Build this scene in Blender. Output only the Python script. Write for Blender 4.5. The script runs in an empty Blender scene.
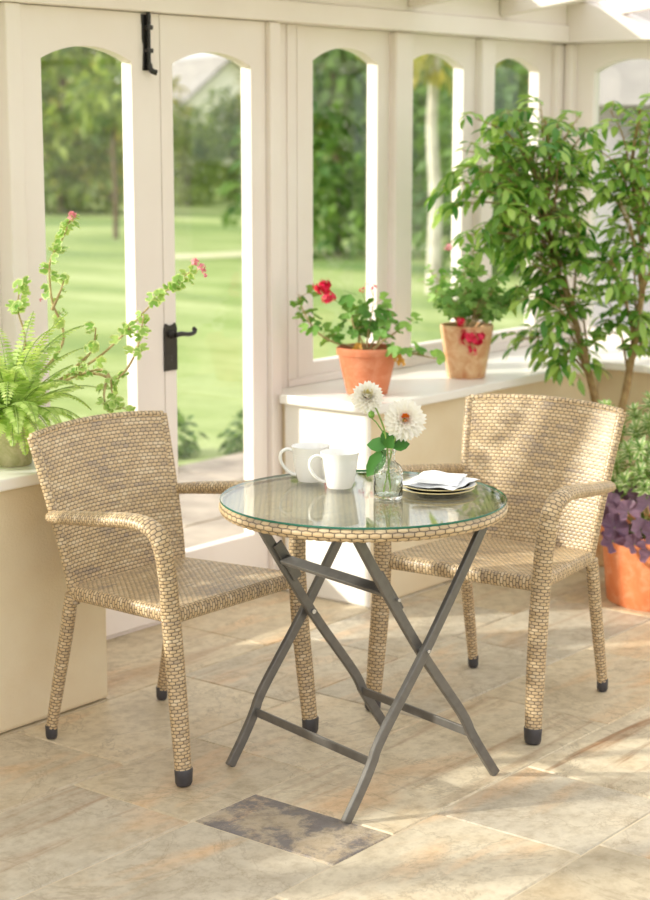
import bpy, math, random
import numpy as np
from mathutils import Vector, Matrix, Euler
random.seed(7)
rng = np.random.default_rng(7)
S = bpy.context.scene
COL = S.collection

# ------------------------------------------------------------------ camera, sky, sun, exposure
YAW, PITCH, CAMH, FPX = 0.67137, 0.17684, 1.6, 1784.5
cam_data = bpy.data.cameras.new('camera')
cam = bpy.data.objects.new('camera', cam_data)
COL.objects.link(cam)
cam.location = (0, 0, CAMH)
cam.rotation_euler = (math.pi/2 - PITCH, 0, YAW - math.pi/2)
cam_data.sensor_fit = 'AUTO'
cam_data.sensor_width = 36
cam_data.lens = FPX/900*36
cam_data.clip_end = 400
cam_data.dof.use_dof = True
cam_data.dof.focus_distance = 4.35
cam_data.dof.aperture_fstop = 3.4
S.camera = cam

world = bpy.data.worlds.new('world'); S.world = world
world.use_nodes = True
wt = world.node_tree
for n in list(wt.nodes): wt.nodes.remove(n)
wo = wt.nodes.new('ShaderNodeOutputWorld'); bg = wt.nodes.new('ShaderNodeBackground')
sky = wt.nodes.new('ShaderNodeTexSky'); sky.sky_type = 'NISHITA'; sky.sun_disc = False
sky.sun_elevation = math.radians(23.5); sky.sun_rotation = math.radians(-48)
sky.dust_density = 3.0; sky.altitude = 50
mixw = wt.nodes.new('ShaderNodeMixRGB'); mixw.inputs[0].default_value = 0.90
mul = wt.nodes.new('ShaderNodeVectorMath'); mul.operation = 'SCALE'; mul.inputs['Scale'].default_value = 0.30
wt.links.new(sky.outputs[0], mul.inputs[0])
wt.links.new(mul.outputs[0], mixw.inputs[1]); mixw.inputs[2].default_value = (1.0, 0.965, 0.95, 1)
wt.links.new(mixw.outputs[0], bg.inputs[0]); bg.inputs[1].default_value = 1.45
wt.links.new(bg.outputs[0], wo.inputs[0])

SUN_EL = math.radians(23.5)
sd = bpy.data.lights.new('sun', 'SUN'); sun = bpy.data.objects.new('sun', sd); COL.objects.link(sun)
sh = Vector((0.75, -0.66, 0)).normalized()*math.cos(SUN_EL)
sdir = Vector((sh.x, sh.y, -math.sin(SUN_EL)))
sun.rotation_euler = sdir.to_track_quat('-Z', 'Y').to_euler()
sun.location = (-3, 8, 8)
sd.energy = 4.8; sd.angle = math.radians(1.6); sd.color = (1.0, 0.94, 0.86)

S.view_settings.view_transform = 'Standard'
S.view_settings.look = 'None'
S.view_settings.gamma = 1
S.view_settings.use_curve_mapping = False
S.view_settings.exposure = 0.06

# ------------------------------------------------------------------ materials
def new_mat(name):
    m = bpy.data.materials.new(name); m.use_nodes = True
    nt = m.node_tree
    b = nt.nodes['Principled BSDF']
    return m, nt, b
def rgb(h):
    r, g, b = [int(h[i:i+2], 16)/255 for i in (0, 2, 4)]
    f = lambda c: c/12.92 if c <= .04045 else ((c+.055)/1.055)**2.4
    return (f(r), f(g), f(b), 1)
def N(nt, t, **kw):
    n = nt.nodes.new(t)
    for k, v in kw.items(): setattr(n, k, v)
    return n
def ramp(nt, fac, stops):
    r = N(nt, 'ShaderNodeValToRGB')
    el = r.color_ramp.elements
    while len(el) < len(stops): el.new(0.5)
    for e, (p, c) in zip(el, stops): e.position = p; e.color = c
    nt.links.new(fac, r.inputs[0]); return r.outputs[0]
def noise(nt, vec, scale, detail=4, rough=.5, dist=0):
    n = N(nt, 'ShaderNodeTexNoise'); n.inputs['Scale'].default_value = scale
    n.inputs['Detail'].default_value = detail; n.inputs['Roughness'].default_value = rough
    n.inputs['Distortion'].default_value = dist
    if vec is not None: nt.links.new(vec, n.inputs['Vector'])
    return n
def bump(nt, h, b, strength, dist):
    u = N(nt, 'ShaderNodeBump'); u.inputs['Strength'].default_value = strength; u.inputs['Distance'].default_value = dist
    nt.links.new(h, u.inputs['Height']); nt.links.new(u.outputs[0], b.inputs['Normal'])
def mixc(nt, fac, a, b, mode='MIX'):
    m = N(nt, 'ShaderNodeMixRGB'); m.blend_type = mode
    for i, v in ((0, fac), (1, a), (2, b)):
        if hasattr(v, 'is_output') or isinstance(v, bpy.types.NodeSocket): nt.links.new(v, m.inputs[i])
        else: m.inputs[i].default_value = v
    return m.outputs[0]
def coords(nt, which='Object'):
    return N(nt, 'ShaderNodeTexCoord').outputs[which]
def noisy(name, c1, c2, scale=6, rough=.5, bs=0.0, bscale=60, bdist=.002, detail=5):
    m, nt, b = new_mat(name)
    co = coords(nt)
    n = noise(nt, co, scale, detail)
    nt.links.new(ramp(nt, n.outputs[0], [(.35, rgb(c1)), (.65, rgb(c2))]), b.inputs['Base Color'])
    b.inputs['Roughness'].default_value = rough
    if bs:
        n2 = noise(nt, co, bscale, 6, .6); bump(nt, n2.outputs[0], b, bs, bdist)
    return m
MAT = {}
MAT['cream'] = noisy('cream painted wood', 'efe4dd', 'f3eae4', 3, .42, .15, 90, .0006)
MAT['sillpaint'] = noisy('white gloss sill paint', 'f5f1ea', 'f8f5ef', 4, .28, .1, 60, .0005)
MAT['plaster'] = noisy('sandy lime plaster', 'e8d5b2', 'eedfc0', 5, .9, .55, 130, .003)
MAT['sunlitplaster'] = noisy('sunlit pale plaster', 'f3efe8', 'f7f4ee', 5, .85, .4, 120, .002)  # lighter copy of the plaster, with sunlight put into the colour
MAT['rubber'] = noisy('dark grey plastic', '3c3a3c', '48464a', 30, .38)
MAT['metal'] = noisy('dark grey powder coated steel', '6b6864', '75726d', 40, .33)
MAT['metal'].node_tree.nodes['Principled BSDF'].inputs['Metallic'].default_value = .35
MAT['steel'] = noisy('bright steel rivet', 'c8c8ca', 'd8d8da', 40, .25)
MAT['steel'].node_tree.nodes['Principled BSDF'].inputs['Metallic'].default_value = .9
MAT['iron'] = noisy('black beaten iron', '1c1917', '2a2623', 50, .35, .3, 80, .001)
MAT['ceramic'] = noisy('white glazed ceramic', 'f3f2ef', 'f6f5f2', 3, .18)
MAT['cloth'] = noisy('white linen napkin', 'f0f1f5', 'f6f6f8', 8, .9, .3, 400, .0004)
MAT['soil'] = noisy('dark potting soil', '3a281a', '5a4030', 60, .95, .8, 90, .006)
MAT['gold'] = noisy('pale gold plate rim', 'd8c690', 'e2d3a4', 10, .3)
MAT['bark'] = noisy('pale brown bark', '8b6d45', 'b59a6c', 40, .8, .5, 90, .002)
MAT['greenstem'] = noisy('green stem', '7d9a45', '97ad5c', 30, .5)
MAT['drystem'] = noisy('woody plant stem', 'a0895c', 'bda878', 40, .7)
MAT['housewall'] = noisy('pale render', 'efe8dc', 'f6f0e6', 2, .9)
MAT['stonewall'] = noisy('grey stone wall', 'a9a6ac', 'bdb9bc', 3, .9)
MAT['roofslate'] = noisy('grey roof slates', '8c8884', 'a19c96', 3, .8)
MAT['darkwood'] = noisy('brown tree trunk', '5e4c3c', '75624f', 6, .9, .5, 20, .02)
MAT['birch'] = noisy('pale birch bark', 'b9b2a4', 'e2dccf', 5, .8)
MAT['paving'] = noisy('grey brown patio stone', '9c8f83', 'bcae9f', 5, .8, .5, 20, .01)

def pot_mat(name, c1, c2, stain, amt):
    m, nt, b = new_mat(name)
    co = coords(nt)
    n = noise(nt, co, 14, 6, .6); n2 = noise(nt, co, 22, 8, .7, .6)
    base = ramp(nt, n.outputs[0], [(.3, rgb(c1)), (.7, rgb(c2))])
    fac = ramp(nt, n2.outputs[0], [(.5-amt*.25, (0,0,0,1)), (.78-amt*.2, (1,1,1,1))])
    col = mixc(nt, fac, base, rgb(stain))
    nt.links.new(col, b.inputs['Base Color']); b.inputs['Roughness'].default_value = .75
    bump(nt, noise(nt, co, 120, 4).outputs[0], b, .2, .001)
    return m
MAT['terracotta'] = pot_mat('terracotta', 'c9744d', 'd68560', 'dd9a78', .1)
MAT['oldterracotta'] = pot_mat('weathered terracotta', 'c07a48', 'd09060', 'e6c79c', .75)
MAT['bigterracotta'] = pot_mat('bright orange terracotta', 'd97846', 'e28a58', 'e8a67e', .15)
MAT['mossypot'] = pot_mat('mossy stone', 'c9bf9a', 'd9d0b0', 'a3a06c', .5)
MAT['greypot'] = pot_mat('pale grey pot', 'd9d6d3', 'e4e1de', 'c2beb8', .3)

def wicker_mat(name, ca, cb, cc):
    m, nt, b = new_mat(name)
    uv = coords(nt, 'UV'); sp = N(nt, 'ShaderNodeSeparateXYZ'); nt.links.new(uv, sp.inputs[0])
    def M(op, a, b_=None, c=None, clamp=False):
        n = N(nt, 'ShaderNodeMath', operation=op, use_clamp=clamp)
        for i, v in enumerate((a, b_, c)):
            if v is None: continue
            if isinstance(v, bpy.types.NodeSocket): nt.links.new(v, n.inputs[i])
            else: n.inputs[i].default_value = v
        return n.outputs[0]
    U, V = sp.outputs[0], sp.outputs[1]
    row = M('FLOOR', V); odd = M('MODULO', row, 2.0); us = M('MULTIPLY_ADD', odd, .5, U)
    fu = M('FRACT', us); fv = M('FRACT', V)
    eu = M('ABSOLUTE', M('MULTIPLY_ADD', fu, 2.0, -1.0)); ev = M('ABSOLUTE', M('MULTIPLY_ADD', fv, 2.0, -1.0))
    def ss(x, a, c): # smooth step
        r = N(nt, 'ShaderNodeMapRange'); r.interpolation_type = 'SMOOTHSTEP'; nt.links.new(x, r.inputs[0])
        r.inputs[1].default_value = a; r.inputs[2].default_value = c; return r.outputs[0]
    end = ss(eu, .80, .97); gap = ss(ev, .50, .92); near = ss(eu, .25, .70)
    low = ss(fv, .45, .05)                       # the lower edge of a strand tucks under its neighbour
    dark = M('MAXIMUM', M('MULTIPLY', end, .82), M('MULTIPLY', gap, M('MULTIPLY_ADD', near, .66, .32)), clamp=True)
    # each strand its own tone
    cmb = N(nt, 'ShaderNodeCombineXYZ'); nt.links.new(M('FLOOR', us), cmb.inputs[0]); nt.links.new(row, cmb.inputs[1])
    wn_ = N(nt, 'ShaderNodeTexWhiteNoise'); nt.links.new(cmb.outputs[0], wn_.inputs[0])
    mp = N(nt, 'ShaderNodeMapping'); mp.inputs['Scale'].default_value = (.10, .45, 1); nt.links.new(uv, mp.inputs[0])
    n = noise(nt, mp.outputs[0], 1.0, 3, .6)
    mixf = M('MULTIPLY_ADD', wn_.outputs[0], .16, M('MULTIPLY_ADD', n.outputs[0], .8, .02))
    base = ramp(nt, mixf, [(.30, rgb(ca)), (.50, rgb(cb)), (.72, rgb(cc))])
    mp2 = N(nt, 'ShaderNodeMapping'); mp2.inputs['Scale'].default_value = (1.0, 9, 1); nt.links.new(uv, mp2.inputs[0])
    grain = noise(nt, mp2.outputs[0], 1.0, 2)
    base = mixc(nt, .30, base, ramp(nt, grain.outputs[0], [(.3, (.45, .4, .35, 1)), (.7, (1, 1, 1, 1))]), 'MULTIPLY')
    col = mixc(nt, dark, base, rgb('22160e'))
    nt.links.new(col, b.inputs['Base Color']); b.inputs['Roughness'].default_value = .38
    return m
MAT['wicker'] = wicker_mat('honey wicker weave', 'ad9b88', 'd5b98f', 'ebd8b8')

def leaf_mat(name, c1, c2, trans=.35, edge=None, rough=.4, tt=(1.25, 1.3, .75, 1)):
    m, nt, b = new_mat(name)
    g = N(nt, 'ShaderNodeNewGeometry')
    base = ramp(nt, g.outputs['Random Per Island'], [(0, rgb(c1)), (1, rgb(c2))])
    if edge:
        uv = coords(nt, 'UV'); sp = N(nt, 'ShaderNodeSeparateXYZ'); nt.links.new(uv, sp.inputs[0])
        a = N(nt, 'ShaderNodeMath', operation='SUBTRACT'); nt.links.new(sp.outputs[0], a.inputs[0]); a.inputs[1].default_value = .5
        ab = N(nt, 'ShaderNodeMath', operation='ABSOLUTE'); nt.links.new(a.outputs[0], ab.inputs[0])
        f = ramp(nt, ab.outputs[0], [(.24, (0,0,0,1)), (.38, (1,1,1,1))])
        base = mixc(nt, f, base, rgb(edge))
    nt.links.new(base, b.inputs['Base Color']); b.inputs['Roughness'].default_value = rough
    tr = N(nt, 'ShaderNodeBsdfTranslucent')
    tc = mixc(nt, 1.0, base, tt, 'MULTIPLY'); nt.links.new(tc, tr.inputs['Color'])
    mx = N(nt, 'ShaderNodeMixShader'); mx.inputs[0].default_value = trans
    out = nt.nodes['Material Output']
    nt.links.new(b.outputs[0], mx.inputs[1]); nt.links.new(tr.outputs[0], mx.inputs[2]); nt.links.new(mx.outputs[0], out.inputs[0])
    return m
MAT['ficusleaf'] = leaf_mat('glossy weeping fig leaf', '45842f', 'b9d672', .36, None, .22)
MAT['dahlialeaf'] = leaf_mat('dark dahlia leaf', '2f6428', '4c8438', .25, None, .45)
MAT['geraniumleaf'] = leaf_mat('geranium leaf', '5a8f3c', '93bb5a', .35, None, .55)
MAT['smallleaf'] = leaf_mat('small green leaf', '6a9c48', 'a9cc78', .4, None, .5)
MAT['ivygeranium'] = leaf_mat('variegated trailing leaf', '7ba848', 'b4d078', .4, 'cfdc9c', .5)
MAT['fernleaf'] = leaf_mat('fern leaflet', '9dbd5a', 'd8e6a0', .45, None, .5)
MAT['hebeleaf'] = leaf_mat('cream edged leaf', '6b9148', '93ad60', .3, 'f0eecb', .45)
MAT['purpleleaf'] = leaf_mat('purple ruffled leaf', '684a62', '9c7a8e', .2, None, .4, (1, .98, .95, 1))
MAT['redpetal'] = leaf_mat('crimson petal', 'cf0f2a', 'ee2f62', .25, None, .5, (1, .98, .95, 1))
MAT['pinkpetal'] = leaf_mat('pink petal', 'e88aa0', 'f4b8bc', .3, None, .5, (1, .98, .95, 1))
MAT['driedleaf'] = leaf_mat('dried leaf', 'c07828', 'e0b860', .3, None, .6)
MAT['whitepetal'] = leaf_mat('cream white petal', 'fbf8ee', 'fffdf8', .3, None, .6, (1, .98, .95, 1))
MAT['yellowcentre'] = leaf_mat('yellow floret', 'e4d478', 'f0e6a0', .2, None, .6, (1, .98, .95, 1))
MAT['orangecentre'] = leaf_mat('orange floret', 'e07818', 'f29a2c', .2, None, .6)
MAT['treeleaf'] = leaf_mat('garden tree leaf', '4f7030', '9fae55', .35, None, .6)
MAT['treeleafyellow'] = leaf_mat('yellowing tree leaf', '86903c', 'cdbc62', .35, None, .6)
MAT['hedgeleaf'] = leaf_mat('dark shrub leaf', '3a6128', '80a050', .35, None, .5)

def pane_mat(name, tint=(1, 1, 1, 1), ior=1.45, gain=1.0):
    m = bpy.data.materials.new(name); m.use_nodes = True; nt = m.node_tree
    nt.nodes.remove(nt.nodes['Principled BSDF'])
    t = N(nt, 'ShaderNodeBsdfTransparent'); t.inputs[0].default_value = tint
    g = N(nt, 'ShaderNodeBsdfGlossy'); g.inputs['Roughness'].default_value = 0.0
    # Schlick reflectance, the same from either side of the pane
    ge = N(nt, 'ShaderNodeNewGeometry'); dp = N(nt, 'ShaderNodeVectorMath', operation='DOT_PRODUCT')
    nt.links.new(ge.outputs['Normal'], dp.inputs[0]); nt.links.new(ge.outputs['Incoming'], dp.inputs[1])
    ab = N(nt, 'ShaderNodeMath', operation='ABSOLUTE'); nt.links.new(dp.outputs['Value'], ab.inputs[0])
    iv = N(nt, 'ShaderNodeMath', operation='SUBTRACT', use_clamp=True); iv.inputs[0].default_value = 1; nt.links.new(ab.outputs[0], iv.inputs[1])
    pw = N(nt, 'ShaderNodeMath', operation='POWER'); nt.links.new(iv.outputs[0], pw.inputs[0]); pw.inputs[1].default_value = 5
    f0 = ((ior-1)/(ior+1))**2
    k = N(nt, 'ShaderNodeMath', operation='MULTIPLY_ADD', use_clamp=True); nt.links.new(pw.outputs[0], k.inputs[0]); k.inputs[1].default_value = (1-f0)*gain; k.inputs[2].default_value = f0*gain
    mx = N(nt, 'ShaderNodeMixShader'); nt.links.new(k.outputs[0], mx.inputs[0])
    nt.links.new(t.outputs[0], mx.inputs[1]); nt.links.new(g.outputs[0], mx.inputs[2])
    nt.links.new(mx.outputs[0], nt.nodes['Material Output'].inputs[0])
    return m
MAT['pane'] = pane_mat('window pane', (.97, .985, .97, 1))
MAT['tableglass'] = pane_mat('table glass', (.95, .98, .96, 1), 1.5, 1.0)
m, nt, b = new_mat('clear embossed bottle glass'); b.inputs['Base Color'].default_value = (.98, 1, .99, 1); b.inputs['Roughness'].default_value = .02
b.inputs['Transmission Weight'].default_value = 1; b.inputs['IOR'].default_value = 1.3
vv = N(nt, 'ShaderNodeTexVoronoi'); vv.inputs['Scale'].default_value = 110; nt.links.new(coords(nt), vv.inputs['Vector'])
bump(nt, vv.outputs['Distance'], b, .5, .002)
MAT['vaseglass'] = m
m, nt, b = new_mat('green glass edge'); b.inputs['Base Color'].default_value = rgb('2a6a58'); b.inputs['Roughness'].default_value = .08
MAT['glassedge'] = m
# lawn: stretched noise varies the grass tone and stands in for tree shade
m, nt, b = new_mat('mown grass'); co = coords(nt)
mpl = N(nt, 'ShaderNodeMapping'); mpl.inputs['Rotation'].default_value = (0, 0, .9); mpl.inputs['Scale'].default_value = (1, .3, 1); nt.links.new(co, mpl.inputs[0])
n1 = noise(nt, mpl.outputs[0], .5, 4, .6); n2 = noise(nt, co, 6, 8, .7)
c = ramp(nt, n1.outputs[0], [(.35, rgb('678843')), (.5, rgb('95a95f')), (.68, rgb('bfca8e'))])
c = mixc(nt, .5, c, ramp(nt, n2.outputs[0], [(.3, (.55, .6, .4, 1)), (.65, (1, 1, 1, 1))]), 'MULTIPLY')
nt.links.new(c, b.inputs['Base Color']); b.inputs['Roughness'].default_value = .9
MAT['lawn'] = m
# sandstone floor: tint attribute picks each slab's own stone
m, nt, b = new_mat('riven sandstone slabs'); co = coords(nt)
at = N(nt, 'ShaderNodeAttribute'); at.attribute_name = 'tint'
sp = N(nt, 'ShaderNodeSeparateColor'); nt.links.new(at.outputs['Color'], sp.inputs[0])
off = N(nt, 'ShaderNodeVectorMath', operation='MULTIPLY_ADD'); nt.links.new(at.outputs['Vector'], off.inputs[0]); off.inputs[1].default_value = (30, 47, 19); nt.links.new(co, off.inputs[2])
base = ramp(nt, sp.outputs[0], [(0.0, rgb('c9bda6')), (.22, rgb('dccdb3')), (.45, rgb('e6dac2')), (.65, rgb('cdc5b6')), (.85, rgb('e0cdac')), (1, rgb('a39a93'))])
mp = N(nt, 'ShaderNodeMapping'); mp.inputs['Rotation'].default_value = (0, 0, math.radians(-14)); mp.inputs['Scale'].default_value = (1.0, 3.6, 1); nt.links.new(off.outputs[0], mp.inputs[0])
band = noise(nt, mp.outputs[0], 1.5, 5, .55, .5)
cloud = noise(nt, off.outputs[0], 3.2, 7, .62, .3)
fine = noise(nt, co, 26, 8, .72)
mpb = N(nt, 'ShaderNodeMapping'); mpb.inputs['Rotation'].default_value = (0, 0, math.radians(-12)); mpb.inputs['Scale'].default_value = (.7, 8, 1); nt.links.new(off.outputs[0], mpb.inputs[0])
vein = noise(nt, mpb.outputs[0], 1.3, 7, .62, .7)
col = mixc(nt, .55, base, ramp(nt, cloud.outputs[0], [(.3, rgb('bdb19a')), (.5, rgb('f4f0e6')), (.72, rgb('e2cda8'))]), 'MULTIPLY')
col = mixc(nt, ramp(nt, band.outputs[0], [(.55, (0,0,0,1)), (.70, (.7,.7,.7,1))]), col, rgb('e0b687'))
vm = N(nt, 'ShaderNodeMath', operation='MULTIPLY')
nt.links.new(ramp(nt, vein.outputs[0], [(.52, (0,0,0,1)), (.66, (1,1,1,1))]), vm.inputs[0])
nt.links.new(ramp(nt, sp.outputs[1], [(.70, (0,0,0,1)), (1.0, (1,1,1,1))]), vm.inputs[1])
col = mixc(nt, vm.outputs[0], col, rgb('9b6f47'))
smf = N(nt, 'ShaderNodeMath', operation='MULTIPLY')
nt.links.new(ramp(nt, noise(nt, off.outputs[0], 7.0, 10, .8, .2).outputs[0], [(.44, (0,0,0,1)), (.54, (1,1,1,1))]), smf.inputs[0])
nt.links.new(ramp(nt, sp.outputs[2], [(.5, (0,0,0,1)), (1, (1,1,1,1))]), smf.inputs[1])
col = mixc(nt, smf.outputs[0], col, rgb('7b7472'))
col = mixc(nt, .65, col, ramp(nt, fine.outputs[0], [(.32, (.60, .55, .48, 1)), (.55, (1, 1, 1, 1))]), 'MULTIPLY')
blot = noise(nt, off.outputs[0], 1.6, 10, .78, .8)
col = mixc(nt, ramp(nt, blot.outputs[0], [(.54, (0, 0, 0, 1)), (.70, (.55, .55, .55, 1))]), col, rgb('a8977c'))
crk = N(nt, 'ShaderNodeTexNoise'); crk.inputs['Scale'].default_value = 2.2; crk.inputs['Detail'].default_value = 9; crk.inputs['Roughness'].default_value = .65; crk.inputs['Distortion'].default_value = 1.2; nt.links.new(off.outputs[0], crk.inputs['Vector'])
cd = N(nt, 'ShaderNodeMath', operation='SUBTRACT'); nt.links.new(crk.outputs[0], cd.inputs[0]); cd.inputs[1].default_value = .5
ca_ = N(nt, 'ShaderNodeMath', operation='ABSOLUTE'); nt.links.new(cd.outputs[0], ca_.inputs[0])
col = mixc(nt, ramp(nt, ca_.outputs[0], [(0, (.45, .45, .45, 1)), (.012, (0, 0, 0, 1))]), col, rgb('94836a'))
nt.links.new(col, b.inputs['Base Color']); b.inputs['Roughness'].default_value = .5
hm = N(nt, 'ShaderNodeMath', operation='ADD'); nt.links.new(fine.outputs[0], hm.inputs[0]); nt.links.new(cloud.outputs[0], hm.inputs[1])
bump(nt, hm.outputs[0], b, .28, .006)
MAT['slab'] = m
MAT['grout'] = noisy('sandy grout', 'cfc0a4', 'dccdb2', 20, .9, .3, 200, .002)

# ------------------------------------------------------------------ mesh helpers
class MB:
    def __init__(s): s.v = []; s.f = []; s.uv = []; s.mi = []
    def add(s, vs, fs, uvs=None, mi=0):
        o = len(s.v); s.v.extend([tuple(p) for p in vs])
        for k, f in enumerate(fs):
            s.f.append(tuple(i+o for i in f)); s.mi.append(mi)
            s.uv.append([tuple(uvs[i]) for i in f] if uvs is not None else [(0, 0)]*len(f))
    def box(s, a, b, T=None):
        x0, y0, z0 = a; x1, y1, z1 = b
        vs = [(x, y, z) for z in (z0, z1) for y in (y0, y1) for x in (x0, x1)]
        if T: vs = [T(*p) for p in vs]
        s.add(vs, [(0, 2, 3, 1), (4, 5, 7, 6), (0, 1, 5, 4), (2, 6, 7, 3), (0, 4, 6, 2), (1, 3, 7, 5)])
    def prism(s, poly, d0, d1, T):
        """poly: list of (a, z); extruded along depth d; T maps (a, d, z) to world"""
        n = len(poly)
        vs = [T(a, d0, z) for a, z in poly]+[T(a, d1, z) for a, z in poly]
        fs = [tuple(range(n)), tuple(range(2*n-1, n-1, -1))]
        fs += [(i, i+n, (i+1) % n+n, (i+1) % n) for i in range(n)]
        s.add(vs, fs)
    def tube(s, pts, r, n=8, cap=True, flat=1.0, side=None):
        pts = [Vector(p) for p in pts]; m = len(pts)
        rr = np.interp(np.linspace(0, 1, m), np.linspace(0, 1, len(r)), r).tolist() if hasattr(r, '__len__') else [r]*m
        vs = []; prev = None
        for i, p in enumerate(pts):
            t = (pts[min(i+1, m-1)]-pts[max(i-1, 0)]).normalized()
            if prev is None:
                a = Vector(side) if side else (Vector((0, 0, 1)) if abs(t.z) < .9 else Vector((1, 0, 0)))
            else: a = prev
            a = (a - t*a.dot(t)).normalized(); b_ = t.cross(a); prev = a
            for k in range(n):
                th = 2*math.pi*k/n
                vs.append(p+a*math.cos(th)*rr[i]+b_*math.sin(th)*rr[i]*flat)
        fs = [(i*n+k, i*n+(k+1) % n, (i+1)*n+(k+1) % n, (i+1)*n+k) for i in range(m-1) for k in range(n)]
        if cap: fs += [tuple(range(n-1, -1, -1)), tuple(range((m-1)*n, m*n))]
        s.add(vs, fs)
    def lathe(s, prof, n=40, c=(0, 0, 0), mi=0):
        vs = []; m = len(prof)
        for r, z in prof:
            for k in range(n):
                a = 2*math.pi*k/n; vs.append((c[0]+r*math.cos(a), c[1]+r*math.sin(a), c[2]+z))
        fs = [(i*n+k, i*n+(k+1) % n, (i+1)*n+(k+1) % n, (i+1)*n+k) for i in range(m-1) for k in range(n)]
        if prof[0][0] > 1e-5: fs.append(tuple(range(n-1, -1, -1)))
        if prof[-1][0] > 1e-5: fs.append(tuple(range((m-1)*n, m*n)))
        s.add(vs, fs, mi=mi)
    def leaf(s, p, d, up, L, W, curl=.2, fold=.15, mi=0, seg=3, tip=1.0):
        """pointed leaf: rows of three vertices, folded along the midrib and curled"""
        p = Vector(p); d = Vector(d).normalized(); up = Vector(up)
        sd_ = d.cross(up)
        if sd_.length < 1e-4: sd_ = d.cross(Vector((1, 0, .1)))
        sd_.normalize(); up = sd_.cross(d).normalized()
        vs = [p]; uvs = [(.5, 0)]
        prof = {3: [(.3, .85), (.62, .9)], 4: [(.2, .7), (.45, 1), (.75, .7)], 2: [(.5, 1)]}[seg]
        for t, w in prof:
            c = p+d*L*t-up*curl*L*t*t
            ww = W*.5*w
            vs += [c-sd_*ww+up*fold*ww, c, c+sd_*ww+up*fold*ww]; uvs += [(0, t), (.5, t), (1, t)]
        vs.append(p+d*L*tip-up*curl*L); uvs.append((.5, 1))
        fs = [(0, 2, 1), (0, 3, 2)]
        for i in range(len(prof)-1):
            a = 1+3*i; fs += [(a, a+1, a+4, a+3), (a+1, a+2, a+5, a+4)]
        a = 1+3*(len(prof)-1); e = len(vs)-1
        fs += [(a, a+1, e), (a+1, a+2, e)]
        s.add(vs, fs, uvs, mi)
    def round_leaf(s, p, nrm, d, R, lobes=5, cup=.2, mi=0):
        p = Vector(p); n_ = Vector(nrm).normalized(); d = Vector(d); d = (d-n_*d.dot(n_)).normalized(); e = n_.cross(d)
        K = lobes*5; vs = [p]; uvs = [(.5, .5)]
        for k in range(K):
            a = math.radians(28)+(2*math.pi-math.radians(56))*k/(K-1)+math.pi
            rr = R*(.92+.08*math.cos(lobes*2*math.pi*k/(K-1)+math.pi))
            for q in (.6, 1.0):
                vs.append(p+(d*math.cos(a-math.pi*0)+e*math.sin(a))*-rr*q*1.0+n_*(cup*R*q*q*(.8+.4*math.cos(lobes*2*math.pi*k/(K-1)))))
                uvs.append((.5+.5*q if q == 1 else .62, q))
        fs = []
        for k in range(K-1):
            a = 1+2*k; fs += [(0, a, a+2), (a, a+1, a+3, a+2)]
        s.add(vs, fs, uvs, mi)
    def build(s, name, mats, parent=None, smooth=True, loc=None, bevel=0, auto=40):
        me = bpy.data.meshes.new(name)
        me.from_pydata(s.v, [], s.f)
        if not isinstance(mats, (list, tuple)): mats = [mats]
        for q in mats: me.materials.append(MAT[q])
        if len(mats) > 1: me.polygons.foreach_set('material_index', s.mi)
        uvl = me.uv_layers.new(name='UVMap')
        uvl.data.foreach_set('uv', [c for f in s.uv for t in f for c in t])
        me.polygons.foreach_set('use_smooth', [smooth]*len(me.polygons))
        me.update()
        if smooth and auto: me.set_sharp_from_angle(angle=math.radians(auto))
        o = bpy.data.objects.new(name, me); COL.objects.link(o)
        if parent: o.parent = parent
        if loc: o.location = loc
        if bevel:
            md = o.modifiers.new('bevel', 'BEVEL'); md.width = bevel; md.segments = 2; md.limit_method = 'ANGLE'
        return o
def empty(name, loc=(0, 0, 0), rz=0):
    o = bpy.data.objects.new(name, None); COL.objects.link(o); o.location = loc; o.rotation_euler = (0, 0, rz)
    o.empty_display_size = .1
    return o
def tag(o, label, cat, group=None, kind=None):
    o['label'] = label; o['category'] = cat
    if group: o['group'] = group
    if kind: o['kind'] = kind
    return o
def struct(o): o['kind'] = 'structure'; return o
def copy_tree(o, parent=None):
    c = o.copy(); COL.objects.link(c); c.parent = parent
    for ch in list(o.children): copy_tree(ch, c)
    return c
def smooth_path(pts, step):
    """Catmull-Rom through pts, resampled evenly"""
    P = np.array(pts, float); Q = np.vstack([2*P[0]-P[1], P, 2*P[-1]-P[-2]]); out = []
    for i in range(1, len(Q)-2):
        for t in np.linspace(0, 1, 24, endpoint=False):
            a, b_, c, d = Q[i-1:i+3]
            out.append(.5*((2*b_)+(-a+c)*t+(2*a-5*b_+4*c-d)*t*t+(-a+3*b_-3*c+d)*t**3))
    out.append(P[-1]); out = np.array(out)
    L = np.concatenate([[0], np.cumsum(np.linalg.norm(np.diff(out, axis=0), axis=1))])
    n = max(2, int(round(L[-1]/step))+1); s_ = np.linspace(0, L[-1], n)
    return np.stack([np.interp(s_, L, out[:, k]) for k in range(3)], 1)

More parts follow.
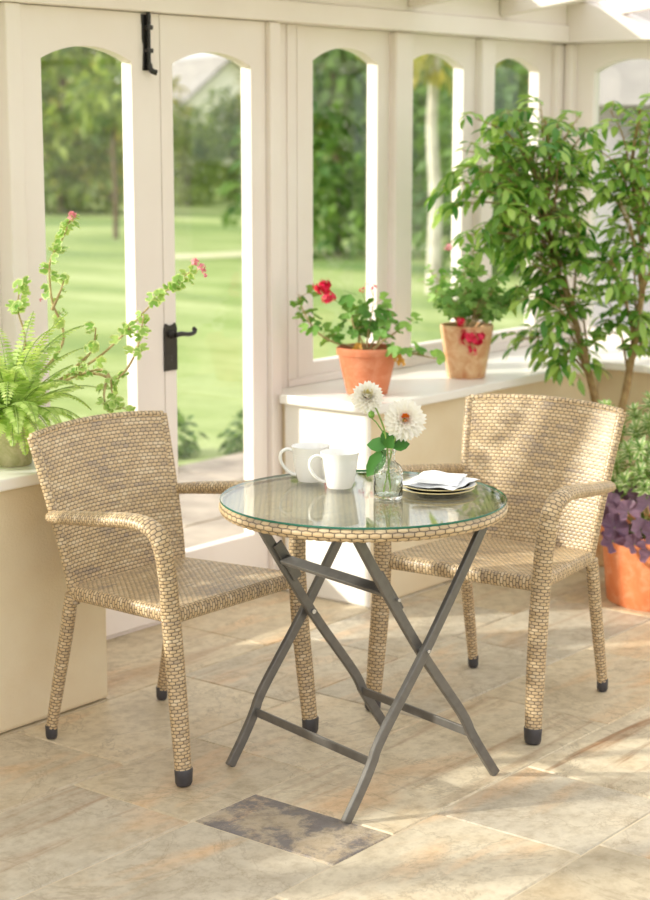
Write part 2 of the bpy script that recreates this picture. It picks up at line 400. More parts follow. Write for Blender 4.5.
# woven surfaces -----------------------------------------------------
def weave_h(U, V):
    row = np.floor(V+1e-6); fu = (U+.5*(row % 2)) % 1.0; fv = (V+1e-9) % 1.0
    return (np.sin(np.pi*fu)**.35)*(np.abs(np.sin(np.pi*fv))**.5)
def grid_add(mb, P, Nn, U, V, amp, closed=False, keep=None, flip=False):
    H = weave_h(U, V)*amp
    X = P+Nn*H[..., None]
    nv, nu = X.shape[:2]; o = len(mb.v)
    mb.v.extend(map(tuple, X.reshape(-1, 3).tolist()))
    Uf = U; nuf = nu if closed else nu-1
    for j in range(nv-1):
        for i in range(nuf):
            i2 = (i+1) % nu
            if keep is not None and not keep[j, i]: continue
            f = (o+j*nu+i, o+j*nu+i2, o+(j+1)*nu+i2, o+(j+1)*nu+i)
            u0 = U[j, i]; u1 = u0+(U[0, 1]-U[0, 0]); v0 = V[j, i]; v1 = V[j+1, i]
            uv = [(u0, v0), (u1, v0), (u1, v1), (u0, v1)]
            if flip: f = f[::-1]; uv = uv[::-1]
            mb.f.append(f); mb.uv.append(uv); mb.mi.append(0)
def woven_tube(mb, pts, r, rowh=.0105, nb=6, amp=.0016, side=(1, 0, 0), flat=1.0):
    C = smooth_path(pts, rowh/3); m = len(C)
    T = np.gradient(C, axis=0); T /= np.linalg.norm(T, axis=1)[:, None]
    if hasattr(r, '__len__'): R = np.interp(np.linspace(0, 1, m), np.linspace(0, 1, len(r)), r)
    else: R = np.full(m, r)
    a = np.array(side, float); A = []
    for i in range(m):
        a = a-T[i]*a.dot(T[i]); a /= np.linalg.norm(a); A.append(a)
    A = np.array(A); B = np.cross(T, A); n = nb*4
    th = np.arange(n)/n*2*np.pi
    dirs = A[:, None]*np.cos(th)[None, :, None]+B[:, None]*np.sin(th)[None, :, None]*flat
    P = C[:, None]+dirs*R[:, None, None]
    U = np.tile(np.arange(n)/4., (m, 1)); V = np.tile((np.arange(m)/3.)[:, None], (1, n))
    nrm = dirs/np.linalg.norm(dirs, axis=2)[..., None]
    o = len(mb.v)
    grid_add(mb, P, nrm, U, V, amp, closed=True)
    for base, rev in ((o, True), (o+(m-1)*n, False)):     # rounded woven ends
        f = tuple(range(base, base+n)); f = f[::-1] if rev else f
        mb.f.append(f); mb.uv.append([(.5+.3*math.cos(6.283*k/n), .5+.3*math.sin(6.283*k/n)) for k in range(n)]); mb.mi.append(0)
def woven_sheet(mb, fn, nu, nv, thick, amp=.0016):
    uu = np.linspace(0, 1, nu*4+1); vv = np.linspace(0, 1, nv*3+1)
    UU, VV = np.meshgrid(uu, vv); P = fn(UU, VV); e = 1e-3
    du = fn(UU+e, VV)-fn(UU-e, VV); dv = fn(UU, VV+e)-fn(UU, VV-e)
    Nn = np.cross(du, dv); Nn /= np.linalg.norm(Nn, axis=2)[..., None]
    U = UU*nu; V = VV*nv
    o = len(mb.v)
    grid_add(mb, P+Nn*thick/2, Nn, U, V, amp)
    grid_add(mb, P-Nn*thick/2, -Nn, U, V, amp, flip=True)
    h_, w_ = U.shape; L = h_*w_
    ring = [i for i in range(w_-1)]+[j*w_+w_-1 for j in range(h_-1)]+[(h_-1)*w_+i for i in range(w_-1, 0, -1)]+[j*w_ for j in range(h_-1, 0, -1)]
    for k in range(len(ring)):
        a, c = ring[k], ring[(k+1) % len(ring)]
        mb.f.append((o+a, o+L+a, o+L+c, o+c)); mb.uv.append([(.5, .5)]*4); mb.mi.append(0)

# ------------------------------------------------------------------ ground outside
lw = MB(); lw.box((-60, -60, -.5), (130, 130, -.10)); o = struct(lw.build('lawn', 'lawn', smooth=False))
pv = MB()
for i in range(11):
    for j in range(4):
        x = 3.0+i*.62+(j % 2)*.3; y = 4.12+j*.5
        pv.box((x, y, -.12), (x+.6, y+.48, -.065))
struct(pv.build('patio', 'paving', smooth=False, bevel=.006))
# light garden path crossing the lawn
def ground_dir(px): # horizontal direction through a picture column, as a world angle
    return YAW-math.atan((px-325)/FPX)
pth = MB()
a_, b_ = YAW-math.atan((160-325)/FPX), YAW-math.atan((540-325)/FPX)
P0 = Vector((24.6*math.cos(a_), 24.6*math.sin(a_), 0)); P1 = Vector((27.5*math.cos(b_), 27.5*math.sin(b_), 0)); dd = (P1-P0).normalized(); nn = Vector((dd.y, -dd.x, 0))
vs = []
for k in range(21):
    c = P0+(P1-P0)*(k/20)+nn*.15*math.sin(k*.8)
    for s_ in (-1, 1):
        for z in (-.12, -.085): vs.append(c+nn*s_*.38+Vector((0, 0, z)))
fs = []
for k in range(20):
    a = 4*k; b2 = a+4
    fs += [(a+1, a+3, b2+3, b2+1), (a, a+1, b2+1, b2), (a+3, a+2, b2+2, b2+3), (a+2, a, b2, b2+2)]
fs += [(0, 2, 3, 1), (80, 81, 83, 82)]
pth.add(vs, fs); MAT['path'] = noisy('pale gravel path', 'ddd8b0', 'ece8c8', 4, .9)
struct(pth.build('garden_path', 'path', smooth=False))

# ------------------------------------------------------------------ floor of slabs
ROWS = [-.55, -.12, .28, .68, 1.09, 1.50, 1.905, 2.305, 2.725, 3.12, 3.53, 4.06]
JO = {6: [3.325, 3.73, 4.45, 5.05, 5.7], 7: [2.93, 3.155, 4.153, 4.75, 5.3, 5.9], 8: [2.92, 3.36, 3.87, 4.60, 5.2, 5.8], 9: [2.62, 3.1, 3.75, 4.3, 4.95, 5.6], 10: [3.45, 4.15, 4.7]}
special = {(7, 2.93): (.93, .1, 1.0), (6, 3.73): (.45, 1.0, .0), (7, 3.155): (.42, .85, .0), (6, 3.325): (.6, .0, .55),
           (8, 2.92): (.12, .1, .3), (7, 4.153): (.3, .5, .1), (8, 3.87): (.62, .7, .2), (9, 3.75): (.7, .9, 0), (8, 4.60): (.66, .85, 0), (6, 4.45): (.42, .95, 0)}
fl = MB(); tints = []
for r_ in range(len(ROWS)-1):
    y0, y1 = ROWS[r_], ROWS[r_+1]
    xs = list(JO.get(r_, []))
    if not xs: xs = [2.2+.3*(r_ % 3)]
    x = xs[0]
    while x > -.6: x -= random.choice([.42, .6, .72, .5]); xs.insert(0, x)
    x = xs[-1]
    while x < 6.6: x += random.choice([.45, .6, .7]); xs.append(x)
    for a, b_ in zip(xs[:-1], xs[1:]):
        a2, b2 = max(a, -.6), min(b_, 6.66)
        if b2-a2 < .05: continue
        g = .0022; t = (random.random()*.88, random.random()**1.6, random.random()**2)
        for k, v in special.items():
            if k[0] == r_ and abs(k[1]-a) < .02: t = v
        # slightly rounded top edge, uneven height
        h = random.uniform(-.0008, .0008); e = .0035
        vs = [(a2+g, y0+g, -.02), (b2-g, y0+g, -.02), (b2-g, y1-g, -.02), (a2+g, y1-g, -.02),
              (a2+g, y0+g, -.004), (b2-g, y0+g, -.004), (b2-g, y1-g, -.004), (a2+g, y1-g, -.004),
              (a2+g+e, y0+g+e, h), (b2-g-e, y0+g+e, h), (b2-g-e, y1-g-e, h), (a2+g+e, y1-g-e, h)]
        fs = [(0, 1, 5, 4), (1, 2, 6, 5), (2, 3, 7, 6), (3, 0, 4, 7), (4, 5, 9, 8), (5, 6, 10, 9), (6, 7, 11, 10), (7, 4, 8, 11), (8, 9, 10, 11)]
        fl.add(vs, fs); tints += [t]*sum(len(f) for f in fs)
n0 = len(fl.f)
fl.add([(-.6, -.55, -.0035), (6.66, -.55, -.0035), (6.66, 4.06, -.0035), (-.6, 4.06, -.0035), (-.6, -.55, -.14), (6.66, -.55, -.14), (6.66, 4.06, -.14), (-.6, 4.06, -.14)],
       [(0, 1, 2, 3), (7, 6, 5, 4), (0, 4, 5, 1), (1, 5, 6, 2), (2, 6, 7, 3), (3, 7, 4, 0)], mi=1)
tints += [(.5, 0, 0)]*24
fo = fl.build('floor', ['slab', 'grout'], smooth=False); struct(fo)
ca = fo.data.color_attributes.new('tint', 'FLOAT_COLOR', 'CORNER')
ca.data.foreach_set('color', [c for t in tints for c in (*t, 1)])

# ------------------------------------------------------------------ walls, sills
TY = lambda a, d, z: (a, 4.0+d, z)            # door wall: a along X, d outward
TX = lambda a, d, z: (6.64+d, a, z)           # end wall: a along Y, d outward
w = MB(); w.box((-.6, 3.54, 0), (3.462, 4.06, .672)); struct(w.build('wall_left', 'plaster', smooth=False, bevel=.012))
w = MB(); wp = [(4.703, 3.54), (6.70, 3.54), (6.70, 4.06), (4.719, 4.06), (4.719, 3.918), (4.703, 3.918)]; n_ = len(wp)
w.add([(x, y, 0) for x, y in wp]+[(x, y, .672) for x, y in wp], [tuple(range(n_-1, -1, -1)), tuple(range(n_, 2*n_))]+[(i, (i+1) % n_, (i+1) % n_+n_, i+n_) for i in range(n_)])
wr = struct(w.build('wall_right', ['plaster', 'sunlitplaster'], smooth=False, bevel=.008))
wr.data.polygons[7].material_index = 1  # end face towards the doors coloured as if sunlit
w = MB(); w.box((6.20, -.6, 0), (6.70, 3.54, .672)); struct(w.build('wall_end', 'plaster', smooth=False, bevel=.008))
w = MB(); w.box((-.6, 3.495, .674), (3.492, 4.045, .706)); struct(w.build('trim_1', 'sillpaint', smooth=False, bevel=.005))
w = MB()
def slab_poly(mb, poly, z0, z1):
    n = len(poly); mb.add([(x, y, z0) for x, y in poly]+[(x, y, z1) for x, y in poly],
        [tuple(range(n-1, -1, -1)), tuple(range(n, 2*n))]+[(i, (i+1) % n, (i+1) % n+n, i+n) for i in range(n)])
slab_poly(w, [(4.672, 3.495), (6.155, 3.495), (6.155, -.6), (6.66, -.6), (6.66, 4.045), (4.718, 4.045), (4.718, 3.915), (4.672, 3.915)], .674, .706)
struct(w.build('trim_2', 'sillpaint', smooth=False, bevel=.005))
# lower window rail above the sills
tn = 3
def trim(mb, mat='cream', bev=.004):
    global tn
    o = struct(mb.build('trim_%d' % tn, mat, smooth=False, bevel=bev)); tn += 1; return o
w = MB(); w.box((4.816, -.012, .7065), (6.555, .05, .735), TY); trim(w)
w = MB(); w.box((-.6, -.012, .7065), (3.499, .05, .735), TY); trim(w)
w = MB(); w.box((-.6, -.012, .7065), (3.92, .05, .735), TX); trim(w)

def arc_pts(x0, x1, spring, apex, n=16):
    w_ = (x1-x0)/2; rise = apex-spring; R = (w_*w_+rise*rise)/(2*rise); c = apex-R
    a0 = math.asin(w_/R)
    return [((x0+x1)/2+R*math.sin(-a0+2*a0*k/n), c+R*math.cos(-a0+2*a0*k/n)) for k in range(n+1)]
def arched_frame(x0, x1, z0, z1, g0, g1, gz0, spring, apex, T, d0=0.0, d1=.05):
    mb = MB(); arc = arc_pts(g0, g1, spring, apex)
    # one ring of faces between the opening contour and the outer contour
    inner = [(g0, gz0)]+arc+[(g1, gz0)]
    outer = [(x0, z0)]+[(x0 if i == 0 else (x1 if i == len(arc)-1 else a), z1) for i, (a, z) in enumerate(arc)]+[(x1, z0)]
    n = len(inner); vs = []
    for d in (d0, d1):
        vs += [T(a, d, z) for a, z in inner]+[T(a, d, z) for a, z in outer]
    fs = []
    for i in range(n):
        j = (i+1) % n
        fs += [(i, j, n+j, n+i), (2*n+i, 3*n+i, 3*n+j, 2*n+j), (i, 2*n+i, 2*n+j, j), (n+i, n+j, 3*n+j, 3*n+i)]
    # moulded inner bead
    mb.add(vs, fs)
    return mb
def pane(g0, g1, gz0, spring, apex, T, parent, d=.028):
    mb = MB(); arc = arc_pts(g0-.004, g1+.004, spring+.002, apex+.004)
    mb.prism([(g0-.004, gz0-.004)]+arc+[(g1+.004, gz0-.004)], d, d+.004, T)
    return mb.build('window_pane', 'pane', parent, smooth=False)
wn = 1
def window(x0, x1, g0, g1, T, z0=.735):
    global wn
    o = arched_frame(x0, x1, z0, 1.960, g0, g1, .782, 1.842, 1.892, T).build('window_%d' % wn, 'cream', smooth=False, bevel=.002)
    struct(o); wn += 1
    pane(g0, g1, .782, 1.842, 1.892, T, o); return o
window(4.905, 5.42, 4.967, 5.345, TY)
window(5.50, 5.99, 5.525, 5.905, TY)
window(6.05, 6.56, 6.092, 6.462, TY)
# left of the doors, unseen; panes sized to cast the mullion shadows
LP = [(2.81, 3.410, 2.86, 3.36), (2.17, 2.75, 2.22, 2.70), (1.53, 2.11, 1.58, 2.06), (.89, 1.47, .94, 1.42), (.25, .83, .30, .78)]
for a in LP: window(*a, TY)
RP = [(3.44, 3.93, 3.475, 3.845), (2.88, 3.37, 2.915, 3.285), (2.32, 2.81, 2.355, 2.725), (1.76, 2.25, 1.795, 2.165)]
for a in RP: window(*a, TX)
# posts between windows
for a, b_ in ((5.415, 5.525), (5.985, 6.08)):
    w = MB(); w.box((a, -.035, .735), (b_, .07, 1.960), TY); trim(w, bev=.010)
for a, b_ in ((2.745, 2.815), (2.105, 2.175), (1.465, 1.535), (.825, .895), (-.6, .255)):
    w = MB(); w.box((a, -.035, .735), (b_, .07, 1.960), TY); trim(w, bev=.010)
for a, b_ in ((3.365, 3.445), (2.805, 2.885), (2.245, 2.325), (.6, 1.765)):
    w = MB(); w.box((a, -.035, .735), (b_, .07, 1.960), TX); trim(w, bev=.010)
w = MB(); w.box((6.555, -.03, .706), (6.71, .07, 1.960), TY); trim(w, bev=.012)
w = MB(); w.box((6.60, 3.925, .706), (6.705, 3.968, 1.960)); trim(w, bev=.012)
# jambs and the tongued panels beside the doors
w = MB(); w.box((4.660, -.065, 0), (4.716, .07, 1.960), TY); trim(w, bev=.005)
w = MB(); w.box((3.500, -.065, 0), (3.558, .07, 1.960), TY); trim(w, bev=.005)
w = MB(); w.box((4.7165, -.005, .7065), (4.815, .06, 1.960), TY); trim(w, bev=.002)
for a, b_, g in ((4.8155, 4.905, 4.866), (3.411, 3.4995, 3.45)):
    w = MB()
    w.box((a, -.010, .7355), (g-.002, .05, 1.960), TY); w.box((g+.002, -.010, .7355), (b_, .05, 1.960), TY); w.box((g-.002, -.004, .7355), (g+.002, .05, 1.960), TY)
    trim(w, bev=.0015)
# threshold
w = MB(); w.box((3.5585, -.03, -.13), (4.6595, .10, .012), TY); trim(w, bev=.004)
# header beam
w = MB(); w.box((-.6, -.085, 1.961), (6.555, .10, 2.030), TY); w.box((-.6, -.072, 2.0305), (6.555, .10, 2.118), TY)
trim(w, bev=.004)
w = MB(); w.prism([(-.6, 1.961), (4.10, 1.961), (4.10, 2.118), (3.83, 2.118), (3.565, 2.014), (-.6, 2.014)], -.085, .10, TX); trim(w, bev=.004)
# baseboard below doors is part of the leaf; rafters
RS = .13
def roofz(y): return 2.045+RS*(4-y)
for k in range(-8, 4):
    x = 4.84+.613*k if k < 3 else 6.64
    if x < -.6: continue
    w = MB(); hw = .026
    vs = []
    for y in (3.926, -.6):
        for dz in (-.012, .055):
            for sx in (-hw, hw): vs.append((x+sx, y, roofz(y)+dz))
    w.add(vs, [(0, 1, 3, 2), (4, 6, 7, 5), (0, 4, 5, 1), (2, 3, 7, 6), (0, 2, 6, 4), (1, 5, 7, 3)])
    o = w.build('trim_%d' % tn, 'cream', smooth=False, bevel=.004); struct(o); tn += 1
# boarding added above the header to block sun, barely in view; glass beyond
sun_board = MB()
pts = [(-.6, 4.1), (6.74, 4.1), (6.74, 3.84), (5.42, 3.84), (5.42, 3.70), (-.6, 3.70)]; n_ = 6
sun_board.add([(x, y, roofz(y)+.057) for x, y in pts]+[(x, y, roofz(y)+.072) for x, y in pts], [tuple(range(n_)), tuple(range(2*n_-1, n_-1, -1))]+[(i, i+n_, (i+1) % n_+n_, (i+1) % n_) for i in range(n_)])
trim(sun_board, bev=.001)
rg = MB()
vs = [(x, y, roofz(y)+.074+dz) for dz in (0, .006) for y in (4.1, -.6) for x in (-.6, 6.74)]
rg.add(vs, [(0, 1, 3, 2), (4, 6, 7, 5), (0, 4, 5, 1), (2, 3, 7, 6), (0, 2, 6, 4), (1, 5, 7, 3)])
struct(rg.build('ceiling', 'pane', smooth=False))

# ------------------------------------------------------------------ double doors
def door(name, x0, x1, g0, g1):
    o = arched_frame(x0, x1, .016, 1.959, g0, g1, .221, 1.8095, 1.850, TY, -.045, .0).build(name, 'cream', smooth=False, bevel=.002)
    struct(o); pane(g0, g1, .221, 1.8095, 1.850, TY, o, -.018)
    return o
d1 = door('door_1', 3.5595, 4.1465, 3.648, 4.022)
d2 = door('door_2', 4.1495, 4.6585, 4.204, 4.583)
# lever handle on its long plate
TD = lambda a, d, z: (a, 3.955+d, z)
h = MB(); hx = 4.173
arc = [(hx-.030, .838), (hx+.030, .838), (hx+.030, .975), (hx+.022, .992), (hx+.008, .985), (hx-.008, .985), (hx-.022, .992), (hx-.030, .975)]
h.prism(arc, -.006, 0, TD)
hp = h.build('handle_plate', 'iron', d2, smooth=False, bevel=.001)
h = MB(); h.lathe([(.012, 0), (.013, .004), (.009, .01), (.008, .02)], 16)
for i, v_ in enumerate(h.v): h.v[i] = (hx+v_[0], 3.949-v_[2], .955+v_[1])
h.tube(smooth_path([(hx, 3.927, .955), (hx+.025, 3.923, .957), (hx+.055, 3.922, .953), (hx+.080, 3.923, .956), (hx+.088, 3.924, .965), (hx+.081, 3.924, .969)], .008), [.0085]*4+[.0075]*9, 10)
h.build('door_handle', 'iron', d2)
h = MB()
for z in (.872, .884): h.lathe([(.0035, 0), (.003, .002)], 10, (0, 0, 0)); 
h.v = []; h.f = []; h.uv = []; h.mi = []
for z in (.872, .884): h.box((hx-.003, -.0075, z-.003), (hx+.003, -.006, z+.003), TD)
h.build('keyhole', 'rubber', d2, smooth=False)
# surface bolt at the top of the left leaf
bx = 4.086
h = MB(); h.prism([(bx-.020, 1.955), (bx+.02, 1.955), (bx+.02, 1.925), (bx+.014, 1.918), (bx+.013, 1.80), (bx+.018, 1.785), (bx-.018, 1.785), (bx-.016, 1.80), (bx-.013, 1.86), (bx-.018, 1.88), (bx-.018, 1.925), (bx-.02, 1.93)], -.005, 0, TD)
bp = h.build('bolt_plate', 'iron', d1, smooth=False, bevel=.001)
h = MB(); h.tube([(bx, 3.942, 1.965), (bx, 3.942, 1.80)], .006, 10); h.tube(smooth_path([(bx, 3.942, 1.805), (bx+.002, 3.935, 1.785), (bx+.016, 3.925, 1.778)], .006), .009, 10)
h.build('bolt', 'iron', bp)
for z in (1.915, 1.845):
    h = MB(); h.box((bx-.013, -.022, z-.007), (bx+.013, -.0045, z+.007), TD); h.build('bolt_guide', 'iron', bp, smooth=False, bevel=.003)

# ------------------------------------------------------------------ garden
def clump(mb, c, R, n, L, W, sq=(1, 1, 1)):
    for _ in range(n):
        v = Vector((random.gauss(0, 1), random.gauss(0, 1), random.gauss(0, 1))).normalized()
        r = random.random()**.35
        p = Vector(c)+Vector((v.x*R*r*sq[0], v.y*R*r*sq[1], v.z*R*r*sq[2]))
        d = (v+Vector((random.uniform(-.8, .8), random.uniform(-.8, .8), random.uniform(-1, .3)))).normalized()
        mb.leaf(p, d, (random.uniform(-1, 1), random.uniform(-1, 1), 1), L*random.uniform(.7, 1.3), W, .2, .2, seg=2)
def polar(px, dist, z=-.1):
    a = ground_dir(px); return Vector((dist*math.cos(a), dist*math.sin(a), z))
def make_tree(name, mat, height, spread, trunk_h, trunkmat, nl=1500, L=.30, seed=0, trunk_r=.12):
    random.seed(seed); t = empty(name)
    tr = MB(); top = height*.75
    tr.tube(smooth_path([(0, 0, 0), (.05, .03, trunk_h*.5), (-.04, .05, trunk_h), (.1, -.05, top)], .3), list(np.linspace(trunk_r, trunk_r*.35, len(smooth_path([(0, 0, 0), (.05, .03, trunk_h*.5), (-.04, .05, trunk_h), (.1, -.05, top)], .3)))), 10)
    for k in range(7):
        a = k*2.4; z = trunk_h+(height-trunk_h)*(.05+.09*k); e = spread*.6
        tr.tube([(0, 0, z-.2), (e*.5*math.cos(a), e*.5*math.sin(a), z+.2), (e*math.cos(a), e*math.sin(a), z+.35)], [trunk_r*.4, trunk_r*.25, trunk_r*.1], 6)
    tr.build('trunk', trunkmat, t)
    mb = MB(); nc = 16
    for k in range(nc):
        a = k*2.399; zz = trunk_h*.7+(height-trunk_h*.7)*(k+.5)/nc
        rr = spread*math.sqrt(max(0.05, 1-((k+.5)/nc*2-1.0)**2*.9))*.62
        clump(mb, (rr*math.cos(a), rr*math.sin(a), zz), spread*.5, nl//nc, L, L*.5, (1, 1, .8))
    mb.build('crown', mat, t, smooth=False)
    return t
def place(t, px, dist, label, cat='tree', group=None, sc=1, rz=0):
    t.location = polar(px, dist); t.rotation_euler = (0, 0, rz); t.scale = (sc, sc, sc); tag(t, label, cat, group)
    return t
G1 = 'trees at the far side of the lawn'
A = make_tree('garden_tree', 'treeleaf', 4.6, 1.9, .5, 'darkwood', 2600, .34, 3)
A.scale = (.9, .9, .9); place(A, 66, 38, 'bushy green tree filling the left half of the left door pane', group=G1)
B = make_tree('garden_tree', 'treeleafyellow', 5.6, 1.7, .9, 'darkwood', 2400, .32, 4)
place(B, 112, 43, 'tall yellowing tree at the right side of the left door pane', group=G1)
for px, dist, sc, rz, src, lab in (
        (18, 50, .95, 1.0, A, 'green tree at the far left edge of the left door pane'),
        (138, 50, .62, 2.0, A, 'green tree behind the meeting stiles of the double doors'),
        (190, 41.5, .44, 3.0, A, 'low green tree at the left of the right door pane, below the pale cottage'),
        (236, 45, .52, 4.0, A, 'low green tree in the middle of the right door pane'),
        (264, 52, .5, .7, B, 'yellowish tree at the right edge of the right door pane'),
        (300, 45, .85, 2.6, B, 'yellowish tree just left of the first fixed window'),
        (470, 42, .95, 1.4, B, 'yellowish tree behind the post right of the second window'),
        (530, 47, 1.0, 5.0, B, 'yellowing tree seen in the third window above the weeping fig')):
    c = copy_tree(src); place(c, px, dist, lab, group=G1, sc=sc, rz=rz)
SH = MB(); random.seed(11); sh = empty('garden_shrub')
for k in range(12):
    a = k*2.4; clump(SH, (1.0*math.cos(a)*(k % 3)*.5, 1.0*math.sin(a)*(k % 3)*.5, .5+.28*k), 1.1, 200, .26, .14, (1, 1, .75))
SH.build('foliage', 'hedgeleaf', sh, smooth=False)
st = MB(); st.tube([(0, 0, 0), (.05, 0, 1.2), (0, .05, 2.6)], [.09, .06, .03], 8); st.build('stem', 'darkwood', sh)
G2 = 'shrubs behind the fixed windows'
place(sh, 335, 25, 'big dark green shrub at the left of the first fixed window', 'shrub', G2, 1.0)
for px, dist, sc, rz, lab in ((392, 30.5, 1.05, 1, 'big dark green shrub behind the post between the first two windows'),
                              (446, 34, 1.0, 2.6, 'dark green shrub at the right of the second window'),
                              (515, 22, .8, 4, 'dark green shrub seen low in the third window'),
                              (585, 30, 1.0, 5, 'dark green shrub behind the corner post')):
    c = copy_tree(sh); place(c, px, dist, lab, 'shrub', G2, sc, rz)
# slim dark trunk and pale trunk on the lawn
def slim(name, mat, px, dist, r, h, lab, leafmat, cr=.7):
    t = empty(name); b_ = MB(); p = smooth_path([(0, 0, 0), (r*.3, 0, h*.4), (-r*.2, r*.3, h*.7), (r*.2, 0, h)], .2)
    b_.tube(p, list(np.linspace(r, r*.6, len(p))), 10); b_.build('trunk', mat, t)
    c = MB(); clump(c, (0, 0, h+.4), cr, int(500*cr), .24, .12, (1, 1, .7)); c.build('crown', leafmat, t, smooth=False)
    t.location = polar(px, dist); tag(t, lab, 'tree'); return t
slim('slender_tree', 'darkwood', 117, 29, .045, 1.9, 'slender tree with a dark trunk on the lawn behind the left door', 'treeleaf')
slim('birch_tree', 'birch', 433, 19, .085, 2.5, 'tree with a pale bark trunk in the middle of the second window', 'treeleafyellow', .9)
# pale cottage
c = empty('cottage', (0, 0, 0)); hb = MB()
hb.prism([(-2.2, 0), (2.2, 0), (2.2, 2.2), (0, 4.1), (-2.2, 2.2)], -3, 3, lambda a, d, z: (a, d, z))
hb.build('wall', 'housewall', c, smooth=False)
hb = MB()
for s_ in (-1, 1):
    hb.prism([(s_*2.45, 1.98), (s_*2.45, 2.10), (0, 4.24), (0, 4.10)], -3.3, 2.7, lambda a, d, z: (a, d, z))
hb.build('roof', 'roofslate', c, smooth=False)
for x in (-1, 1):
    hb = MB(); hb.box((x-.4, -3.05, .9), (x+.4, -2.98, 1.8)); hb.build('window', 'roofslate', c, smooth=False)
c.location = polar(203, 64); c.rotation_euler = (0, 0, ground_dir(200)-math.pi/2+.35)
tag(c, 'pale gabled cottage above the trees in the right door pane', 'house')
# stone outbuilding beyond the end windows
c = empty('outbuilding'); hb = MB(); hb.box((-1.3, -1.5, 0), (1.3, 1.5, 1.9)); hb.build('wall', 'stonewall', c, smooth=False)
hb = MB(); hb.prism([(-1.8, 1.85), (1.8, 1.85), (0, 3.0)], -2.8, 2.8, lambda a, d, z: (d*.52, a, z)); hb.build('roof', 'roofslate', c, smooth=False)
hb = MB(); hb.box((-.5, -1.53, 0), (.4, -1.49, 1.75)); hb.build('door', 'darkwood', c, smooth=False)
c.location = polar(800, 12.5); c.rotation_euler = (0, 0, ground_dir(800)-math.pi/2)
tag(c, 'grey stone outbuilding behind the weeping fig at the right edge', 'building')
# low border plants beyond the patio
bp_ = MB(); random.seed(5); bt = empty('border_plant'); clump(bp_, (0, 0, .09), .17, 260, .07, .035, (1, 1, .75)); bp_.build('foliage', 'hedgeleaf', bt, smooth=False)
tag(bt, 'low green border plant beyond the patio at the left of the right door pane', 'plant', 'border plants beyond the patio'); bt.location = (6.35, 6.25, -.1)
for x, y, lab in ((6.80, 6.48, 'low green border plant in the middle of the right door pane'), (7.15, 6.15, 'low green border plant at the right of the right door pane'), (5.75, 6.4, 'low green border plant seen through the left door pane')):
    c = copy_tree(bt); c.location = (x, y, -.1); tag(c, lab, 'plant', 'border plants beyond the patio')

# ------------------------------------------------------------------ wicker chair
def make_chair():
    t = empty('wicker_armchair')
    zs = .405
    # backrest
    def side_y(v): return -.158-.105*v**1.25
    def back(U, V):
        s_ = 2*U-1; hw = .203+.041*V
        x = s_*hw; cr = (1-s_*s_)
        z = .385+(.822-.385)*V+.012*cr*V
        y = side_y(V)-.030*cr*(.35+.65*V)
        return np.stack([x, y, z], -1)
    mb = MB(); woven_sheet(mb, back, 28, 47, .012); mb.build('backrest', 'wicker', t, auto=None)
    mb = MB()
    for s_ in (-1, 1):
        pts = [back(np.array(.5+.5*s_), np.array(v)) for v in (0, .25, .5, .75, 1.0)]
        woven_tube(mb, pts, .0125, .0095, 5, .0011, (0, 1, 0))
    pts = [back(np.array(u), np.array(1.0)) for u in np.linspace(0, 1, 9)]
    woven_tube(mb, pts, .009, .0125, 3, .001, (0, 1, 0))
    mb.build('back_frame', 'wicker', t, auto=None)
    # seat
    def seat(U, V):
        s_ = 2*U-1; hw = .205+.030*V
        y = -.165+.385*V; z = zs+.022+.010*V-.006*np.sin(np.pi*V)*(1-s_*s_)
        return np.stack([s_*hw, y, z], -1)
    mb = MB(); woven_sheet(mb, seat, 26, 38, .012); mb.build('seat', 'wicker', t, auto=None)
    mb = MB()
    c = [(-.205, -.165, zs+.010), (.205, -.165, zs+.010), (.235, .22, zs+.018), (-.235, .22, zs+.018)]
    for i, j in ((0, 1), (1, 2), (2, 3), (3, 0)):
        a, b_ = Vector(c[i]), Vector(c[j])
        woven_tube(mb, [a, (a+b_)/2, b_], .019, .0095, 6, .0012, (0, 0, 1), .62)
    mb.build('seat_frame', 'wicker', t, auto=None)
    for s_ in (-1, 1):
        mb = MB()
        woven_tube(mb, [(s_*.250, .262, .030), (s_*.247, .250, .15), (s_*.244, .234, .30), (s_*.245, .222, .44)], [.0225, .0255, .0265, .0265], .0088, 8, .0013, (1, 0, 0), .78)
        lg = mb.build('leg', 'wicker', t, auto=None)
        f = MB(); f.lathe([(.0001, 0), (.014, 0), (.020, .003), (.0235, .010), (.0252, .042), (.024, .045)], 24); f.v = [(s_*.250+x, .263+y*.86, z) for x, y, z in f.v]; f.build('foot_cap', 'rubber', lg)
        mb = MB()
        woven_tube(mb, [(s_*.213, -.252, .030), (s_*.211, -.225, .15), (s_*.209, -.19, .30), (s_*.207, -.168, .41)], [.0145, .0165, .0175, .0175], .0090, 6, .0012)
        lg = mb.build('leg', 'wicker', t, auto=None)
        f = MB(); f.lathe([(.0001, 0), (.010, 0), (.014, .003), (.016, .010), (.0165, .036), (.0155, .038)], 20, (s_*.213, -.253, 0)); f.build('foot_cap', 'rubber', lg)
        mb = MB()
        woven_tube(mb, [(s_*.245, .222, .435), (s_*.250, .219, .52), (s_*.258, .213, .592), (s_*.264, .194, .636), (s_*.267, .150, .654), (s_*.265, .08, .652), (s_*.260, -.02, .640), (s_*.250, -.13, .627), (s_*.240, -.200, .618)],
                   [.0265, .0262, .0258, .0255, .025, .0245, .024, .023, .020], .0088, 8, .0013, (1, 0, 0), .72)
        mb.build('armrest', 'wicker', t, auto=None)
    return t
ch = make_chair()
ch.location = (3.333, 3.16, 0); ch.rotation_euler = (0, 0, math.radians(180))
tag(ch, 'woven wicker armchair on the left, its back to the doors and the fern', 'chair', 'wicker armchairs at the bistro table')
c2 = copy_tree(ch)
